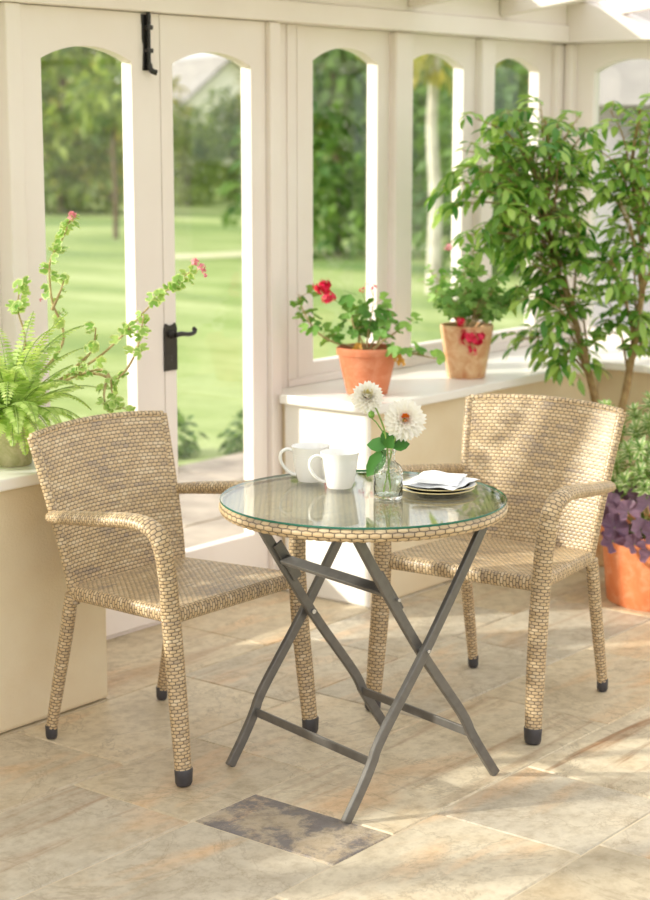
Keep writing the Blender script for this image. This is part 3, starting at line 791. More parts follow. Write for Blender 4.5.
c2.location = (4.125, 2.655, 0); c2.rotation_euler = (0, 0, math.radians(95))
tag(c2, 'woven wicker armchair on the right, sunlit back towards the terracotta pots', 'chair', 'wicker armchairs at the bistro table')

# ------------------------------------------------------------------ folding bistro table
TC = Vector((3.43, 2.605, 0)); TROT = math.atan2(-.243, .97)   # local x = spread, local y = width of the frames
t = empty('folding_bistro_table', TC, TROT)
R0 = .352
mb = MB()
nu, nv = 44, 66
xs = np.linspace(-R0, R0, nu*4+1); ys = np.linspace(-R0, R0, nv*3+1); X, Y = np.meshgrid(xs, ys)
keep = (X[:-1, :-1]**2+Y[:-1, :-1]**2) < (R0-.012)**2
keep = np.pad(keep, ((0, 1), (0, 1)))
P = np.stack([X, Y, np.full_like(X, .7015)], -1); Nn = np.zeros_like(P); Nn[..., 2] = 1
grid_add(mb, P, Nn, (X+R0)/(2*R0)*nu, (Y+R0)/(2*R0)*nv, .0016, keep=keep)
mb.lathe([(.0001, .690), (R0-.02, .690), (R0-.02, .699), (.0001, .699)], 48)
mb.build('woven_top', 'wicker', t, auto=None)
# woven rim: rows run around the edge
mb = MB(); nb = 84; rows = 4; n = nb*4; m_ = rows*3+1
ang = np.linspace(0, 2*np.pi, n, endpoint=False); vv_ = np.linspace(0, 1, m_)
phi = np.pi*.42-vv_*np.pi*1.05
rr = R0-.012+.014*np.cos(phi); zz = .693+.0145*np.sin(phi)
P = np.stack([rr[:, None]*np.cos(ang)[None], rr[:, None]*np.sin(ang)[None], np.tile(zz[:, None], (1, n))], -1)
Nn = np.stack([np.cos(phi)[:, None]*np.cos(ang)[None], np.cos(phi)[:, None]*np.sin(ang)[None], np.tile(np.sin(phi)[:, None], (1, n))], -1)
grid_add(mb, P, Nn, np.tile(ang/(2*np.pi)*nb, (m_, 1)), np.tile((vv_*rows)[:, None], (1, n)), .002, closed=True, flip=True)
mb.build('woven_rim', 'wicker', t, auto=None)
mb = MB(); mb.lathe([(.0001, .7125), (R0-.002, .7125)], 96, mi=0); mb.f.pop() if False else None
g = MB(); gz0, gz1 = .709, .7145; Rg = R0+.001
n = 120; vs = []
for r_, z in ((Rg-.0015, gz0), (Rg, gz0+.0015), (Rg, gz1-.0015), (Rg-.0015, gz1)):
    vs += [(r_*math.cos(2*math.pi*k/n), r_*math.sin(2*math.pi*k/n), z) for k in range(n)]
g.add(vs, [(i*n+k, i*n+(k+1) % n, (i+1)*n+(k+1) % n, (i+1)*n+k) for i in range(3) for k in range(n)], mi=1)
g.add(vs[:n], [tuple(range(n-1, -1, -1))]); g.add(vs[3*n:], [tuple(range(n))])
g.build('glass_top', ['tableglass', 'glassedge'], t, auto=30)
def bar(mb, pts, w_=.013, th=.0075, side=(0, 1, 0), n=12, step=.03):
    p = smooth_path(pts, step); mb.tube(p, w_, n, True, th/w_, side)
def strap(mb, pts, hw, ht, wdir):
    """flat-sided bar along pts"""
    pts = [Vector(p) for p in pts]; wd = Vector(wdir); vs = []; m = len(pts)
    for i, p in enumerate(pts):
        tt = (pts[min(i+1, m-1)]-pts[max(i-1, 0)]).normalized(); nrm = tt.cross(wd).normalized()
        for a, b_ in ((-1, -1), (1, -1), (1, 1), (-1, 1)): vs.append(p+wd*hw*a+nrm*ht*b_)
    fs = [(i*4+k, i*4+(k+1) % 4, (i+1)*4+(k+1) % 4, (i+1)*4+k) for i in range(m-1) for k in range(4)]+[(3, 2, 1, 0), tuple(range((m-1)*4, m*4))]
    mb.add(vs, fs)
def leg_path(sx, y):
    e = .018 if sx < 0 else 0
    return smooth_path([(-sx*(.242+e), y, .002), (-sx*(.198+e*.8), y, .070), (-sx*(.164+e*.5), y, .130), (-sx*(.134+e*.3), y, .19), (-sx*.0, y, .378), (sx*.13, y, .578), (sx*.198, y, .688)], .02)
for sx, wy in ((1, .240), (-1, .214)):
    for sy in (-1, 1):
        mb = MB(); strap(mb, leg_path(sx, sy*wy), .0075, .0125, (0, 1, 0))
        lg = mb.build('leg', 'metal', t, smooth=False, bevel=.003)
    mb = MB(); strap(mb, [(-sx*(.160+(.009 if sx < 0 else 0)), -wy, .130), (-sx*(.160+(.009 if sx < 0 else 0)), wy, .130)], .004, .011, (1, 0, 0)); mb.build('stretcher', 'metal', t, smooth=False, bevel=.002)
mb = MB(); strap(mb, [(-.093, -.205, .530), (-.093, .205, .530)], .014, .006, (.85, 0, .52)); mb.build('cross_brace', 'metal', t, smooth=False, bevel=.002)
for sy in (-1, 1):
    b_ = MB(); strap(b_, [(-.050, sy*.203, .475), (-.115, sy*.203, .575)], .003, .014, (0, 1, 0)); br_ = b_.build('hinge_bracket', 'metal', t, smooth=False, bevel=.002)
    for (x, z, y) in ((0, .378, .250), (-.075, .512, .228)):
        b_ = MB(); b_.tube([(x, sy*y-.004, z), (x, sy*y+.004, z)], .0045, 12); b_.build('rivet', 'steel', t)
    b_ = MB(); b_.tube([(0, sy*.20, .378), (0, sy*.245, .378)], .006, 12); b_.build('pivot', 'steel', t)
for x in (-.196, .196):
    mb = MB(); strap(mb, [(x, -.24, .6865), (x, .24, .6865)], .010, .004, (1, 0, 0)); mb.build('top_rail', 'metal', t, smooth=False, bevel=.001)
tag(t, 'round folding bistro table with woven rim, glass top and dark grey crossed legs', 'table')
TZ = .7147

# ------------------------------------------------------------------ crockery and vase
def make_mug():
    t = empty('mug'); b_ = MB()
    b_.lathe([(.0001, .002), (.029, .002), (.031, 0), (.033, .003), (.0385, .02), (.0425, .045), (.0455, .07), (.049, .089), (.0495, .091), (.048, .091), (.0435, .07), (.0405, .045), (.036, .02), (.030, .007), (.0001, .006)], 40)
    for z in (.052, .058, .064, .07): b_.lathe([(.0420+(z-.045)*.12+.0008, z-.0015), (.0426+(z-.045)*.12+.0004, z), (.0420+(z-.045)*.12+.0008, z+.0015)], 40)
    b_.build('body', 'ceramic', t)
    h = MB(); p = smooth_path([(.044, 0, .078), (.060, 0, .083), (.075, 0, .074), (.077, 0, .055), (.066, 0, .034), (.050, 0, .020), (.038, 0, .016)], .005)
    h.tube(p, .0045, 10, True, 1.5, (0, 0, 1)); h.build('handle', 'ceramic', t)
    return t
left_dir = math.atan2(math.cos(YAW), -math.sin(YAW))       # towards the left of the view
mg = make_mug(); mg.location = (3.484, 2.721, TZ); mg.rotation_euler = (0, 0, left_dir+.25)
tag(mg, 'white mug nearer the middle of the table, in front of the other mug', 'mug', 'white mugs on the bistro table')
m2 = copy_tree(mg); m2.location = (3.506, 2.833, TZ); m2.rotation_euler = (0, 0, left_dir+.05)
tag(m2, 'white mug further left, half hidden behind the other mug', 'mug', 'white mugs on the bistro table')
def plate(z, lab, first=None, dx=0, dy=0):
    if first is None:
        t = empty('plate'); b_ = MB()
        b_.lathe([(.0001, .001), (.056, .001), (.058, 0), (.061, .0012), (.075, .004), (.093, .0075), (.0945, .009), (.093, .0102), (.074, .0070), (.058, .0042), (.0001, .0036)], 56)
        b_.build('body', 'ceramic', t)
        r_ = MB(); r_.lathe([(.0937, .0075), (.0952, .0090), (.0937, .0106), (.0925, .0101), (.0937, .0075)], 56); r_.build('rim', 'gold', t)['label'] = 'pale gold rim'
    else: t = copy_tree(first)
    t.location = (3.604+dx, 2.506+dy, z); tag(t, lab, 'plate', 'stacked plates on the bistro table'); return t
p1 = plate(TZ, 'white plate, lower of the two stacked beside the vase')
p2 = plate(TZ+.0085, 'white plate with the napkin on it, upper of the stacked two', p1, .003, -.004)
# folded napkin: two soft layers
nk = MB()
def napkin(mb, w_, d_, z0, th, ang, cx, cy, seed):
    n1, n2 = 18, 18; r_ = np.random.default_rng(seed)
    ph = r_.uniform(0, 6, 4); vs = []
    for lay in (0, 1):
        for j in range(n2+1):
            for i in range(n1+1):
                x = (i/n1-.5)*w_; y = (j/n2-.5)*d_
                wob = .0028*math.sin(x*55+ph[0])*math.cos(y*48+ph[1])+.0012*math.sin(x*110+y*90+ph[2])
                e = min(i, n1-i, j, n2-j); rad = math.hypot(x, y)
                zz_ = z0+max(0, wob+.0018)+(th*(1 if e > 0 else .55) if lay else (0 if e > 0 else th*.35))+max(0, rad-.07)*-.06
                X_ = cx+x*math.cos(ang)-y*math.sin(ang); Y_ = cy+x*math.sin(ang)+y*math.cos(ang)
                vs.append((X_, Y_, zz_))
    W_ = n1+1; L_ = W_*(n2+1); fs = []
    for j in range(n2):
        for i in range(n1):
            a = j*W_+i; fs.append((a+L_, a+1+L_, a+W_+1+L_, a+W_+L_)); fs.append((a, a+W_, a+W_+1, a+1))
    ring = [i for i in range(n1)]+[n1+j*W_ for j in range(n2)]+[n2*W_+i for i in range(n1, 0, -1)]+[j*W_ for j in range(n2, 0, -1)]
    for k in range(len(ring)):
        a, b2 = ring[k], ring[(k+1) % len(ring)]; fs.append((a, b2, b2+L_, a+L_))
    mb.add(vs, fs)
napkin(nk, .165, .150, TZ+.0195, .006, math.radians(10), 3.607, 2.500, 1)
napkin(nk, .145, .115, TZ+.0285, .006, math.radians(24), 3.600, 2.495, 2)
tag(nk.build('napkin', 'cloth', auto=60), 'folded white linen napkin lying on the stacked plates', 'napkin')

VX, VY = 3.452, 2.545
vs_ = empty('bottle_vase', (VX, VY, TZ)); b_ = MB()
prof = [(.0001, .003), (.030, .001), (.033, 0), (.0355, .004), (.036, .012), (.036, .066), (.0345, .074), (.028, .083), (.019, .090), (.0165, .095), (.0160, .112), (.0185, .116), (.0195, .120), (.0180, .123), (.0150, .123), (.0140, .112), (.0145, .095), (.025, .082), (.031, .072), (.0325, .064), (.0325, .012), (.030, .008), (.0001, .008)]
b_.lathe(prof, 40); b_.build('bottle', 'vaseglass', vs_)
b_ = MB(); b_.lathe([(.0001, .0085), (.0315, .0085), (.0322, .012), (.0322, .055), (.0001, .055)], 32); MAT['water'] = pane_mat('water', (.93, .96, .95, 1), 1.2)
b_.build('water', 'water', vs_)
tag(vs_, 'small embossed clear glass bottle used as a vase on the table', 'vase')
# camera-facing basis in the world, used only to pose the flowers
RT = Vector((math.sin(YAW), -math.cos(YAW), 0)); FWD = Vector((math.cos(YAW), math.sin(YAW), 0))
def vp(r, u, f=0): return Vector((VX, VY, TZ))+RT*r+Vector((0, 0, u))+FWD*f
def dahlia(name, head, face, R, stem_pts, lab, centre, seed, layers):
    random.seed(seed); t = empty(name, vp(0, .02))
    base = Vector(t.location); face = Vector(face).normalized()
    s_ = MB(); s_.tube([p-base for p in map(Vector, smooth_path(stem_pts, .01))], .0022, 8); s_.build('stem', 'greenstem', t)
    a = face.cross(Vector((0, 0, 1))).normalized(); e = a.cross(face)
    pm = MB(); c0 = head-base-face*R*.45
    for (n, tilt, L, w_, off) in layers:
        for k in range(n):
            th = 2*math.pi*(k+off)/n+random.uniform(-.08, .08)
            rad = a*math.cos(th)+e*math.sin(th); tl = tilt+random.uniform(-.08, .08)
            d = rad*math.cos(tl)+face*math.sin(tl)
            pm.leaf(c0+rad*R*.10+face*R*.12*math.sin(tl), d, face*math.cos(tl)-rad*math.sin(tl), R*L*random.uniform(.93, 1.05), R*w_, -.10, .5, seg=4, tip=.96)
    pm.build('petals', 'whitepetal', t, auto=None)
    cm = MB()
    for k in range(46):
        th = k*2.4; q = math.sqrt(k/46)*R*centre[1]
        p = head-base+(a*math.cos(th)+e*math.sin(th))*q-face*R*centre[2]
        cm.leaf(p, face+(a*math.cos(th)+e*math.sin(th))*.35, e, R*.24, R*.09, .1, .3, seg=2)
    cm.lathe([(.0001, 0), (R*.1, 0)], 8, tuple(head-base-face*R*.3))
    cm.build('flower_centre', centre[0], t, auto=None)
    sp_ = MB()
    for k in range(8):
        th = k*.785; rad = a*math.cos(th)+e*math.sin(th)
        sp_.leaf(c0+rad*.002-face*.004, rad*.8+face*.3, face, R*.35, R*.2, .1, .2)
    sp_.build('sepals', 'greenstem', t)
    tag(t, lab, 'flower', 'white dahlias in the bottle vase'); return t
LAY1 = [(18, -.35, .95, .40, 0), (18, -.05, 1.0, .40, .5), (18, .22, 1.0, .38, .2), (17, .50, .97, .36, .7), (16, .78, .90, .32, .1), (14, 1.02, .82, .28, .4), (10, 1.25, .76, .2, .4)]
LAY2 = [(19, -.40, 1.0, .36, 0), (19, -.12, 1.05, .36, .5), (19, .12, 1.02, .34, .2), (18, .36, .95, .32, .6), (16, .60, .82, .28, .1), (12, .85, .62, .22, .3)]
f1 = dahlia('dahlia', vp(-.050, .256, .01), (-.55, -.55, .62), .040, [vp(.006, .012), vp(.0, .09), vp(-.008, .16), vp(-.028, .215, .01), vp(-.046, .248, .014)],
            'white dahlia with pale yellow middle, higher and further left', ('yellowcentre', .30, .02), 3, LAY1)
f2 = dahlia('dahlia', vp(.040, .202, -.02), (-.70, -.62, .42), .050, [vp(-.012, .012), vp(.003, .09), vp(.010, .13, -.003), vp(.030, .178, -.01), vp(.037, .197, -.008)],
            'white dahlia with an orange middle, lower and further right', ('orangecentre', .16, .10), 5, LAY2)
# leaves of the posy
lf = MB(); b0 = Vector(f1.location)
for (r, u, f, dr, du, df, L, W_) in ((-.002, .128, 0, -1, .12, .1, .052, .040), (-.005, .120, 0, -.75, -1, 0, .085, .044), (.004, .128, 0, .9, .15, .1, .050, .038), (0, .125, 0, -.3, 1, .2, .045, .03), (.004, .13, 0, .35, .9, 0, .035, .028), (-.002, .125, -.01, .2, .8, -.5, .04, .03)):
    d = RT*dr+Vector((0, 0, du))+FWD*df
    lf.leaf(vp(r, u, f)-b0, d, (-FWD+Vector((0, 0, .6))), L, W_, .15, .35, seg=4)
lf.build('leaf', 'dahlialeaf', f1, auto=None)
bd = MB(); bp0 = vp(-.042, .205, 0)-b0; bd.lathe([(.0001, -.008), (.006, -.005), (.0085, .001), (.006, .008), (.0001, .012)], 12, tuple(bp0))
for k in range(6): bd.leaf(bp0+Vector((0, 0, .004)), Vector((math.cos(k), math.sin(k), .6)), (0, 0, 1), .012, .008)
bd.tube([bp0+Vector((0, 0, -.006)), vp(-.030, .188, 0)-b0, vp(-.011, .16, 0)-b0], .0014, 6)
bd.build('bud', 'geraniumleaf', f1)

# ------------------------------------------------------------------ pots
def pot(name, loc, r_top, r_bot, h, mat, lab, rim=.0, rimh=.03, cat='pot', soil=True):
    t = empty(name, loc); b_ = MB(); th = .008
    pr = [(.0001, .0), (r_bot-.004, 0), (r_bot, .004)]
    if rim:
        pr += [(r_bot+(r_top-rim-r_bot)*.5, (h-rimh)*.5), (r_top-rim, h-rimh), (r_top-.001, h-rimh+.002), (r_top, h-rimh*.5), (r_top, h-.004)]
    else: pr += [(r_bot+(r_top-r_bot)*.5, h*.5), (r_top, h-.004)]
    pr += [(r_top-.003, h), (r_top-th, h-.001), (r_top-th-.006, h-.03), (r_bot-.004+(r_top-r_bot)*.4, h*.45), (.0001, h*.40)]
    b_.lathe(pr, 48); b_.build('pot_body', mat, t)
    s_ = MB(); rs = r_top-th-.004
    s_.lathe([(.0001, h-.028), (rs*.6, h-.024), (rs-.001, h-.028), (rs-.004, h-.036), (.0001, h-.036)], 30); s_.build('soil', 'soil', t)
    tag(t, lab, cat); return t
SZ = .7063
P1 = (4.868, 3.682, SZ); P2 = (5.442, 3.658, SZ)
pot('plant_pot', P1, .106, .070, .165, 'terracotta', 'plain terracotta pot on the window sill, nearer the doors', .006, .028, 'plant pot')
pot('plant_pot', P2, .099, .070, .195, 'oldterracotta', 'weathered terracotta pot with pale stains on the window sill', 0, .03, 'plant pot')

def geranium(name, loc, h, stems, mat, lab, flowers, Rleaf=(.022, .034), nleaf=14, seed=1, extra=None, stem_mat='drystem', petal='redpetal', stemr=.0035):
    """loc is the soil point; stems are lists of (right, up, away) offsets"""
    random.seed(seed); t = empty(name, loc); sm = MB(); lm = MB()
    def W(r, u, f): return RT*r+Vector((0, 0, u))+FWD*f
    for sidx, st_ in enumerate(stems):
        pts = [W(*p) for p in st_]; pp = smooth_path(pts, .012)
        sm.tube(pp, list(np.linspace(stemr, stemr*.45, len(pp))), 7)
        n = max(3, int(nleaf*len(pp)/20))
        for k in range(n):
            q = pp[int(len(pp)*(.38+.6*(k+.5)/n))] if len(pp) > 3 else pp[-1]
            q = Vector(q); th = random.uniform(0, 6.28)
            dv = Vector((math.cos(th), math.sin(th), random.uniform(-.1, .8))).normalized()
            Lp = random.uniform(.02, .05); e = q+dv*Lp
            sm.tube([q, q+dv*Lp*.5+Vector((0, 0, .003)), e], .0009, 5, False)
            nr = (Vector((0, 0, 1))*random.uniform(.2, 1)+dv*.5+(-FWD)*random.uniform(0, .9)+RT*random.uniform(-.4, .4)).normalized()
            lm.round_leaf(e, nr, dv+Vector((.01, .02, 0)), random.uniform(*Rleaf), 5, random.uniform(.05, .35))
    sm.build('stem', stem_mat, t); lm.build('foliage', mat, t, auto=None)
    for (r, u, f, R, npet, mt) in flowers:
        fm = MB(); c = W(r, u, f)
        for k in range(npet):
            v = Vector((random.gauss(0, 1), random.gauss(0, 1), random.gauss(0, 1))).normalized()
            cc = c+v*R*random.uniform(.35, 1.1)
            a = v.cross(Vector((.3, .1, 1))).normalized(); e = v.cross(a)
            for j in range(5):
                th = j*1.2566; rad = a*math.cos(th)+e*math.sin(th)
                fm.leaf(cc, rad+v*.15, v, R*.46, R*.34, .1, .1, seg=3)
        fm.build('flower', mt, t, auto=None)
    tag(t, lab, 'plant')
    return t, W
z1 = P1[2]+.135
st1 = [[(0, 0, 0), (-.05, .03, 0), (-.11, .045, -.02), (-.17, .08, -.02), (-.215, .145, -.02), (-.235, .21, -.01)],
       [(0, 0, .01), (-.02, .05, 0), (-.05, .11, -.01), (-.055, .19, 0)],
       [(0, 0, 0), (0, .05, 0), (.01, .12, 0), (.02, .17, .01)],
       [(.01, 0, 0), (.04, .05, .0), (.05, .10, 0), (.09, .14, 0)],
       [(.01, 0, 0), (.05, .05, -.02), (.10, .08, 0), (.14, .11, .01)],
       [(.02, 0, 0), (.07, .02, -.03), (.11, .025, -.06), (.17, .01, -.07), (.235, -.005, -.06)],
       [(.0, 0, 0), (.03, .06, .04), (.06, .11, .05)],
       [(.0, 0, 0), (-.03, .05, .03), (.0, .11, .05), (-.02, .15, .04)]]
g1, W1 = geranium('geranium', (P1[0], P1[1], z1), 0, st1, 'geraniumleaf', 'leggy geranium with crimson flowers growing in the plain terracotta pot',
    [(-.150, .235, -.02, .032, 22, 'redpetal'), (-.132, .20, -.02, .026, 14, 'redpetal'), (-.02, .225, 0, .012, 6, 'redpetal'), (.02, .228, 0, .014, 6, 'redpetal'), (.0, .245, 0, .008, 4, 'redpetal')], (.018, .031), 12, 4, stemr=.0045)
for a, b2 in (((-.05, .13, -.01), (-.14, .215, -.02)), ((.02, .17, .01), (.02, .222, 0)), ((.01, .12, 0), (-.018, .218, 0)), ((.02, .20, 0), (0, .24, 0))):
    fs_ = MB(); fs_.tube([W1(*a), (W1(*a)+W1(*b2))/2+Vector((0, 0, .006)), W1(*b2)], .0012, 6); fs_.build('flower_stalk', 'greenstem', g1)
random.seed(2)
for r, u, f in ((-.045, .02, -.06), (.10, .0, -.08), (.115, -.015, -.08), (-.03, .035, -.05)):
    dl = MB(); dl.round_leaf(W1(r, u, f), (-FWD+RT*random.uniform(-.5, .5)), (0, 0, -1), .017, 4, .5); dl.build('dried_leaf', 'driedleaf', g1, auto=None)

z2 = P2[2]+.165; st2 = []
random.seed(9)
for k in range(22):
    a = random.uniform(-.17, .21); hh = random.uniform(.12, .33); f = random.uniform(-.1, .12)
    st2.append([(a*.1, 0, f*.2), (a*.45, hh*.4, f*.5), (a*.8, hh*.75, f*.9), (a, hh*(1-.2*abs(a)/.2), f)])
g2, W2 = geranium('geranium', (P2[0], P2[1], z2), 0, st2, 'smallleaf', 'bushy small-leaved geranium growing in the weathered terracotta pot',
    [(-.03, .05, -.10, .022, 12, 'redpetal'), (-.004, -.006, -.115, .032, 20, 'redpetal'), (.030, -.012, -.112, .032, 20, 'redpetal'), (.012, -.050, -.118, .02, 9, 'redpetal'), (-.07, .315, 0, .02, 9, 'pinkpetal')], (.013, .024), 20, 6, stemr=.0026)
for a, b2 in (((0, 0, -.03), (.008, -.010, -.10)), ((0, .0, -.02), (-.03, .045, -.09)), ((-.06, .26, 0), (-.07, .31, 0)), ((.009, -.01, -.11), (.012, -.05, -.115))):
    sk = MB(); sk.tube([W2(*a), (W2(*a)+W2(*b2))/2+Vector((0, 0, .008)), W2(*b2)], .0012, 6); sk.build('flower_stalk', 'greenstem', g2)

# left sill: fern pot and trailing geranium pot
P3 = (3.215, 3.640, SZ); P4 = (3.385, 3.83, SZ)
pot('plant_pot', P3, .074, .050, .148, 'mossypot', 'mossy stone coloured pot at the left edge of the sill', .004, .022, 'plant pot')
pot('plant_pot', P4, .075, .055, .155, 'greypot', 'pale grey pot half hidden behind the fern', .004, .025, 'plant pot')
random.seed(21)
fn = empty('fern', (P3[0], P3[1], SZ+.118)); fm = MB(); rc = MB()
for k in range(96):
    a = k*2.399+random.uniform(-.2, .2); el = random.uniform(.45, 1.45); L = random.uniform(.20, .36)
    if k % 5 == 0: el = 1.5; L = .36
    d = Vector((math.cos(a), math.sin(a), 0)); pts = []
    dr = random.uniform(.6, 1.7); ang = el; p = Vector((d.x*.015, d.y*.015, 0)); n = 26
    for i in range(n+1):
        pts.append(p.copy()); p = p+(d*math.cos(ang)+Vector((0, 0, math.sin(ang))))*L/n; ang -= dr/n*1.25
    if min((Vector(q)+Vector(fn.location)).y for q in pts) < 3.40 and random.random() < .5: continue
    if max((Vector(q)+Vector(fn.location)).y for q in pts) > 3.95: continue
    if max(q.dot(RT) for q in pts) > .21: continue
    rc.tube(pts[::2], [.0014]*len(pts[::2]), 5, False)
    side = d.cross(Vector((0, 0, 1)))
    for i in range(3, n):
        q = pts[i]; tdir = (pts[i+1]-pts[i]).normalized(); up = side.cross(tdir); w_ = .036*math.sin(math.pi*min(1, (i+1)/(n+1))**.75)+.006
        for s_ in (-1, 1):
            fm.leaf(q, side*s_+tdir*.35-up*.12, up, w_*random.uniform(.9, 1.1), .0115, .15, .1, seg=2)
rc.build('stem', 'greenstem', fn); fm.build('foliage', 'fernleaf', fn, auto=None)
tag(fn, 'bright green fern with arching fronds in the mossy pot', 'plant')
# trailing variegated geranium: long stems up and to the right
def at_px(px, py, dist):   # right/up offsets from the pot at its own distance
    return ((px-325)/FPX*dist, (450-py)/FPX*dist)
D4 = Vector((P4[0], P4[1], 0)).dot(FWD)
zc = SZ+.13
cx4 = Vector((P4[0], P4[1], 0)).dot(RT)
def q4(px, py, f=0):
    # picture position -> offset (right, up, away) relative to the pot, for stems that spread in one plane
    d = D4+f; F = Vector((math.cos(YAW)*math.cos(PITCH), math.sin(YAW)*math.cos(PITCH), -math.sin(PITCH))); U = Vector((math.cos(YAW)*math.sin(PITCH), math.sin(YAW)*math.sin(PITCH), math.cos(PITCH)))
    ray = F+RT*(px-325)/FPX+U*(450-py)/FPX; k = d/ray.dot(FWD); p = Vector((0, 0, CAMH))+ray*k
    return (p.dot(RT)-cx4, p.z-zc, f)
stems4 = [[(0, 0, 0), q4(62, 345), q4(52, 300), q4(50, 262), q4(62, 240), q4(71, 218)],
          [(0, 0, 0), q4(85, 366), q4(118, 340, -.02), q4(148, 308, -.04), q4(165, 292, -.05), q4(190, 272, -.05)],
          [q4(75, 372), q4(98, 374, -.03), q4(118, 378, -.05), q4(136, 352, -.06), q4(144, 315, -.06)],
          [(0, 0, 0), q4(88, 372, -.05), q4(108, 374, -.08), q4(112, 392, -.10), q4(116, 404, -.11), q4(128, 410, -.10)],
          [q4(108, 374, -.08), q4(104, 395, -.12), q4(108, 412, -.14)],
          [q4(52, 310), q4(60, 292, 0), q4(64, 280, .01)],
          [q4(75, 368), q4(92, 350), q4(96, 328)],
          [(0, 0, 0), q4(25, 345, -.03), q4(18, 310, -.03), q4(20, 285, -.03)]]
random.seed(33); tg = empty('trailing_geranium', (P4[0], P4[1], zc)); sm = MB(); lm = MB()
def WW(r, u, f): return RT*r+Vector((0, 0, u))+FWD*f
dens = [.9, .8, .8, 1.2, 1.6, 1, .9, 1.2]
for st_, dn in zip(stems4, dens):
    pp = smooth_path([WW(*p) for p in st_], .010); sm.tube(pp, list(np.linspace(.0050, .0018, len(pp))), 7)
    n = int(len(pp)*.62*dn)
    for k in range(n):
        tq = (.30+.7*random.random()) if dn < 1.1 else (.15+.85*random.random())
        if random.random() < .45: tq = 1-.22*random.random()
        q = Vector(pp[min(len(pp)-1, int(len(pp)*tq))])
        th = random.uniform(0, 6.28); dv = Vector((math.cos(th), math.sin(th), random.uniform(-.5, .7))).normalized(); Lp = random.uniform(.008, .026); e = q+dv*Lp
        sm.tube([q, e], .0007, 4, False)
        nr = (-FWD*random.uniform(.1, 1)+Vector((0, 0, random.uniform(-.1, 1)))+dv*.3+RT*random.uniform(-.5, .5)).normalized()
        lm.round_leaf(e, nr, dv+Vector((.01, .02, .01)), random.uniform(.010, .021), 5, random.uniform(0, .3))
sm.build('stem', 'drystem', tg); lm.build('foliage', 'ivygeranium', tg, auto=None)
for px, py, f, R in ((72, 216, 0, .016), (202, 268, -.05, .016), (195, 262, -.05, .014), (205, 275, -.05, .008), (20, 282, -.03, .007), (41, 300, -.02, .006)):
    fmb = MB(); c = WW(*q4(px, py, f))
    for k in range(7):
        v = Vector((random.gauss(0, 1), random.gauss(0, 1), random.gauss(0, 1))).normalized()
        for j in range(4):
            rad = v.cross(Vector((math.cos(j*1.6), math.sin(j*1.6), .3))).normalized()
            fmb.leaf(c+v*R*.4, rad+v*.4, v, R*.8, R*.5, .1, .1)
    fmb.build('flower', 'pinkpetal', tg, auto=None)
tag(tg, 'long-stemmed trailing geranium with pink buds reaching across the doors', 'plant')

# ------------------------------------------------------------------ weeping fig
FX, FY = 5.83, 3.22
pot('plant_pot', (FX, FY, 0), .16, .12, .27, 'oldterracotta', 'floor pot of the weeping fig, behind the right wicker armchair', .008, .04, 'plant pot')
fg = empty('weeping_fig', (FX, FY, .235)); FD = Vector((FX, FY, 0)).dot(FWD); fcx = Vector((FX, FY, 0)).dot(RT)
def qf(px, py, f=0):
    d = FD+f; F = Vector((math.cos(YAW)*math.cos(PITCH), math.sin(YAW)*math.cos(PITCH), -math.sin(PITCH))); U = Vector((math.cos(YAW)*math.sin(PITCH), math.sin(YAW)*math.sin(PITCH), math.cos(PITCH)))
    ray = F+RT*(px-325)/FPX+U*(450-py)/FPX; k = d/ray.dot(FWD); p = Vector((0, 0, CAMH))+ray*k
    return RT*(p.dot(RT)-fcx)+Vector((0, 0, p.z-.235))+FWD*f
random.seed(44)
tm = MB()
trunks = [[Vector((-.02, .01, 0)), qf(601, 440), qf(594, 395), qf(584, 355), qf(572, 310), qf(556, 265), qf(545, 215), qf(550, 160), qf(545, 120)],
          [Vector((.02, -.01, 0)), qf(619, 430), qf(626, 390), qf(636, 330), qf(643, 280), qf(640, 230, .05), qf(632, 170, .05), qf(640, 110, .05)]]
main = []
for tp in trunks:
    pp = smooth_path(tp, .03); tm.tube(pp, list(np.linspace(.019, .005, len(pp))), 10); main.append(pp)
# boughs
tips = [(475, 118, -.05), (462, 150, -.05), (452, 185, -.08), (470, 170, -.1), (485, 222, -.1), (500, 110, .05), (540, 100, .0), (580, 115, .1), (470, 235, -.1), (455, 205, 0), (500, 160, .1), (510, 250, .1),
        (535, 190, -.1), (560, 150, -.12), (600, 150, -.1), (640, 120, 0), (680, 140, .1), (690, 200, 0), (620, 200, -.12), (580, 220, -.15), (545, 300, -.15), (520, 340, -.05),
        (610, 260, -.15), (650, 250, -.12), (690, 280, .05), (640, 170, .15), (555, 365, -.1), (665, 95, .05), (590, 180, .15), (480, 150, .1), (500, 210, -.15), (528, 140, -.05), (610, 110, .12), (500, 238, .0), (530, 262, -.05), (515, 215, .05), (545, 235, -.1), (560, 190, .05), (530, 165, .1), (625, 160, -.05), (588, 128, .0), (603, 185, 0), (592, 245, -.05), (574, 172, .1), (606, 300, .05), (560, 118, .05), (648, 140, .0),
        (630, 225, .1), (575, 290, .1), (515, 285, .05), (655, 320, .05), (485, 190, -.12)]
lm = MB(); nleaf = 0
ends = []
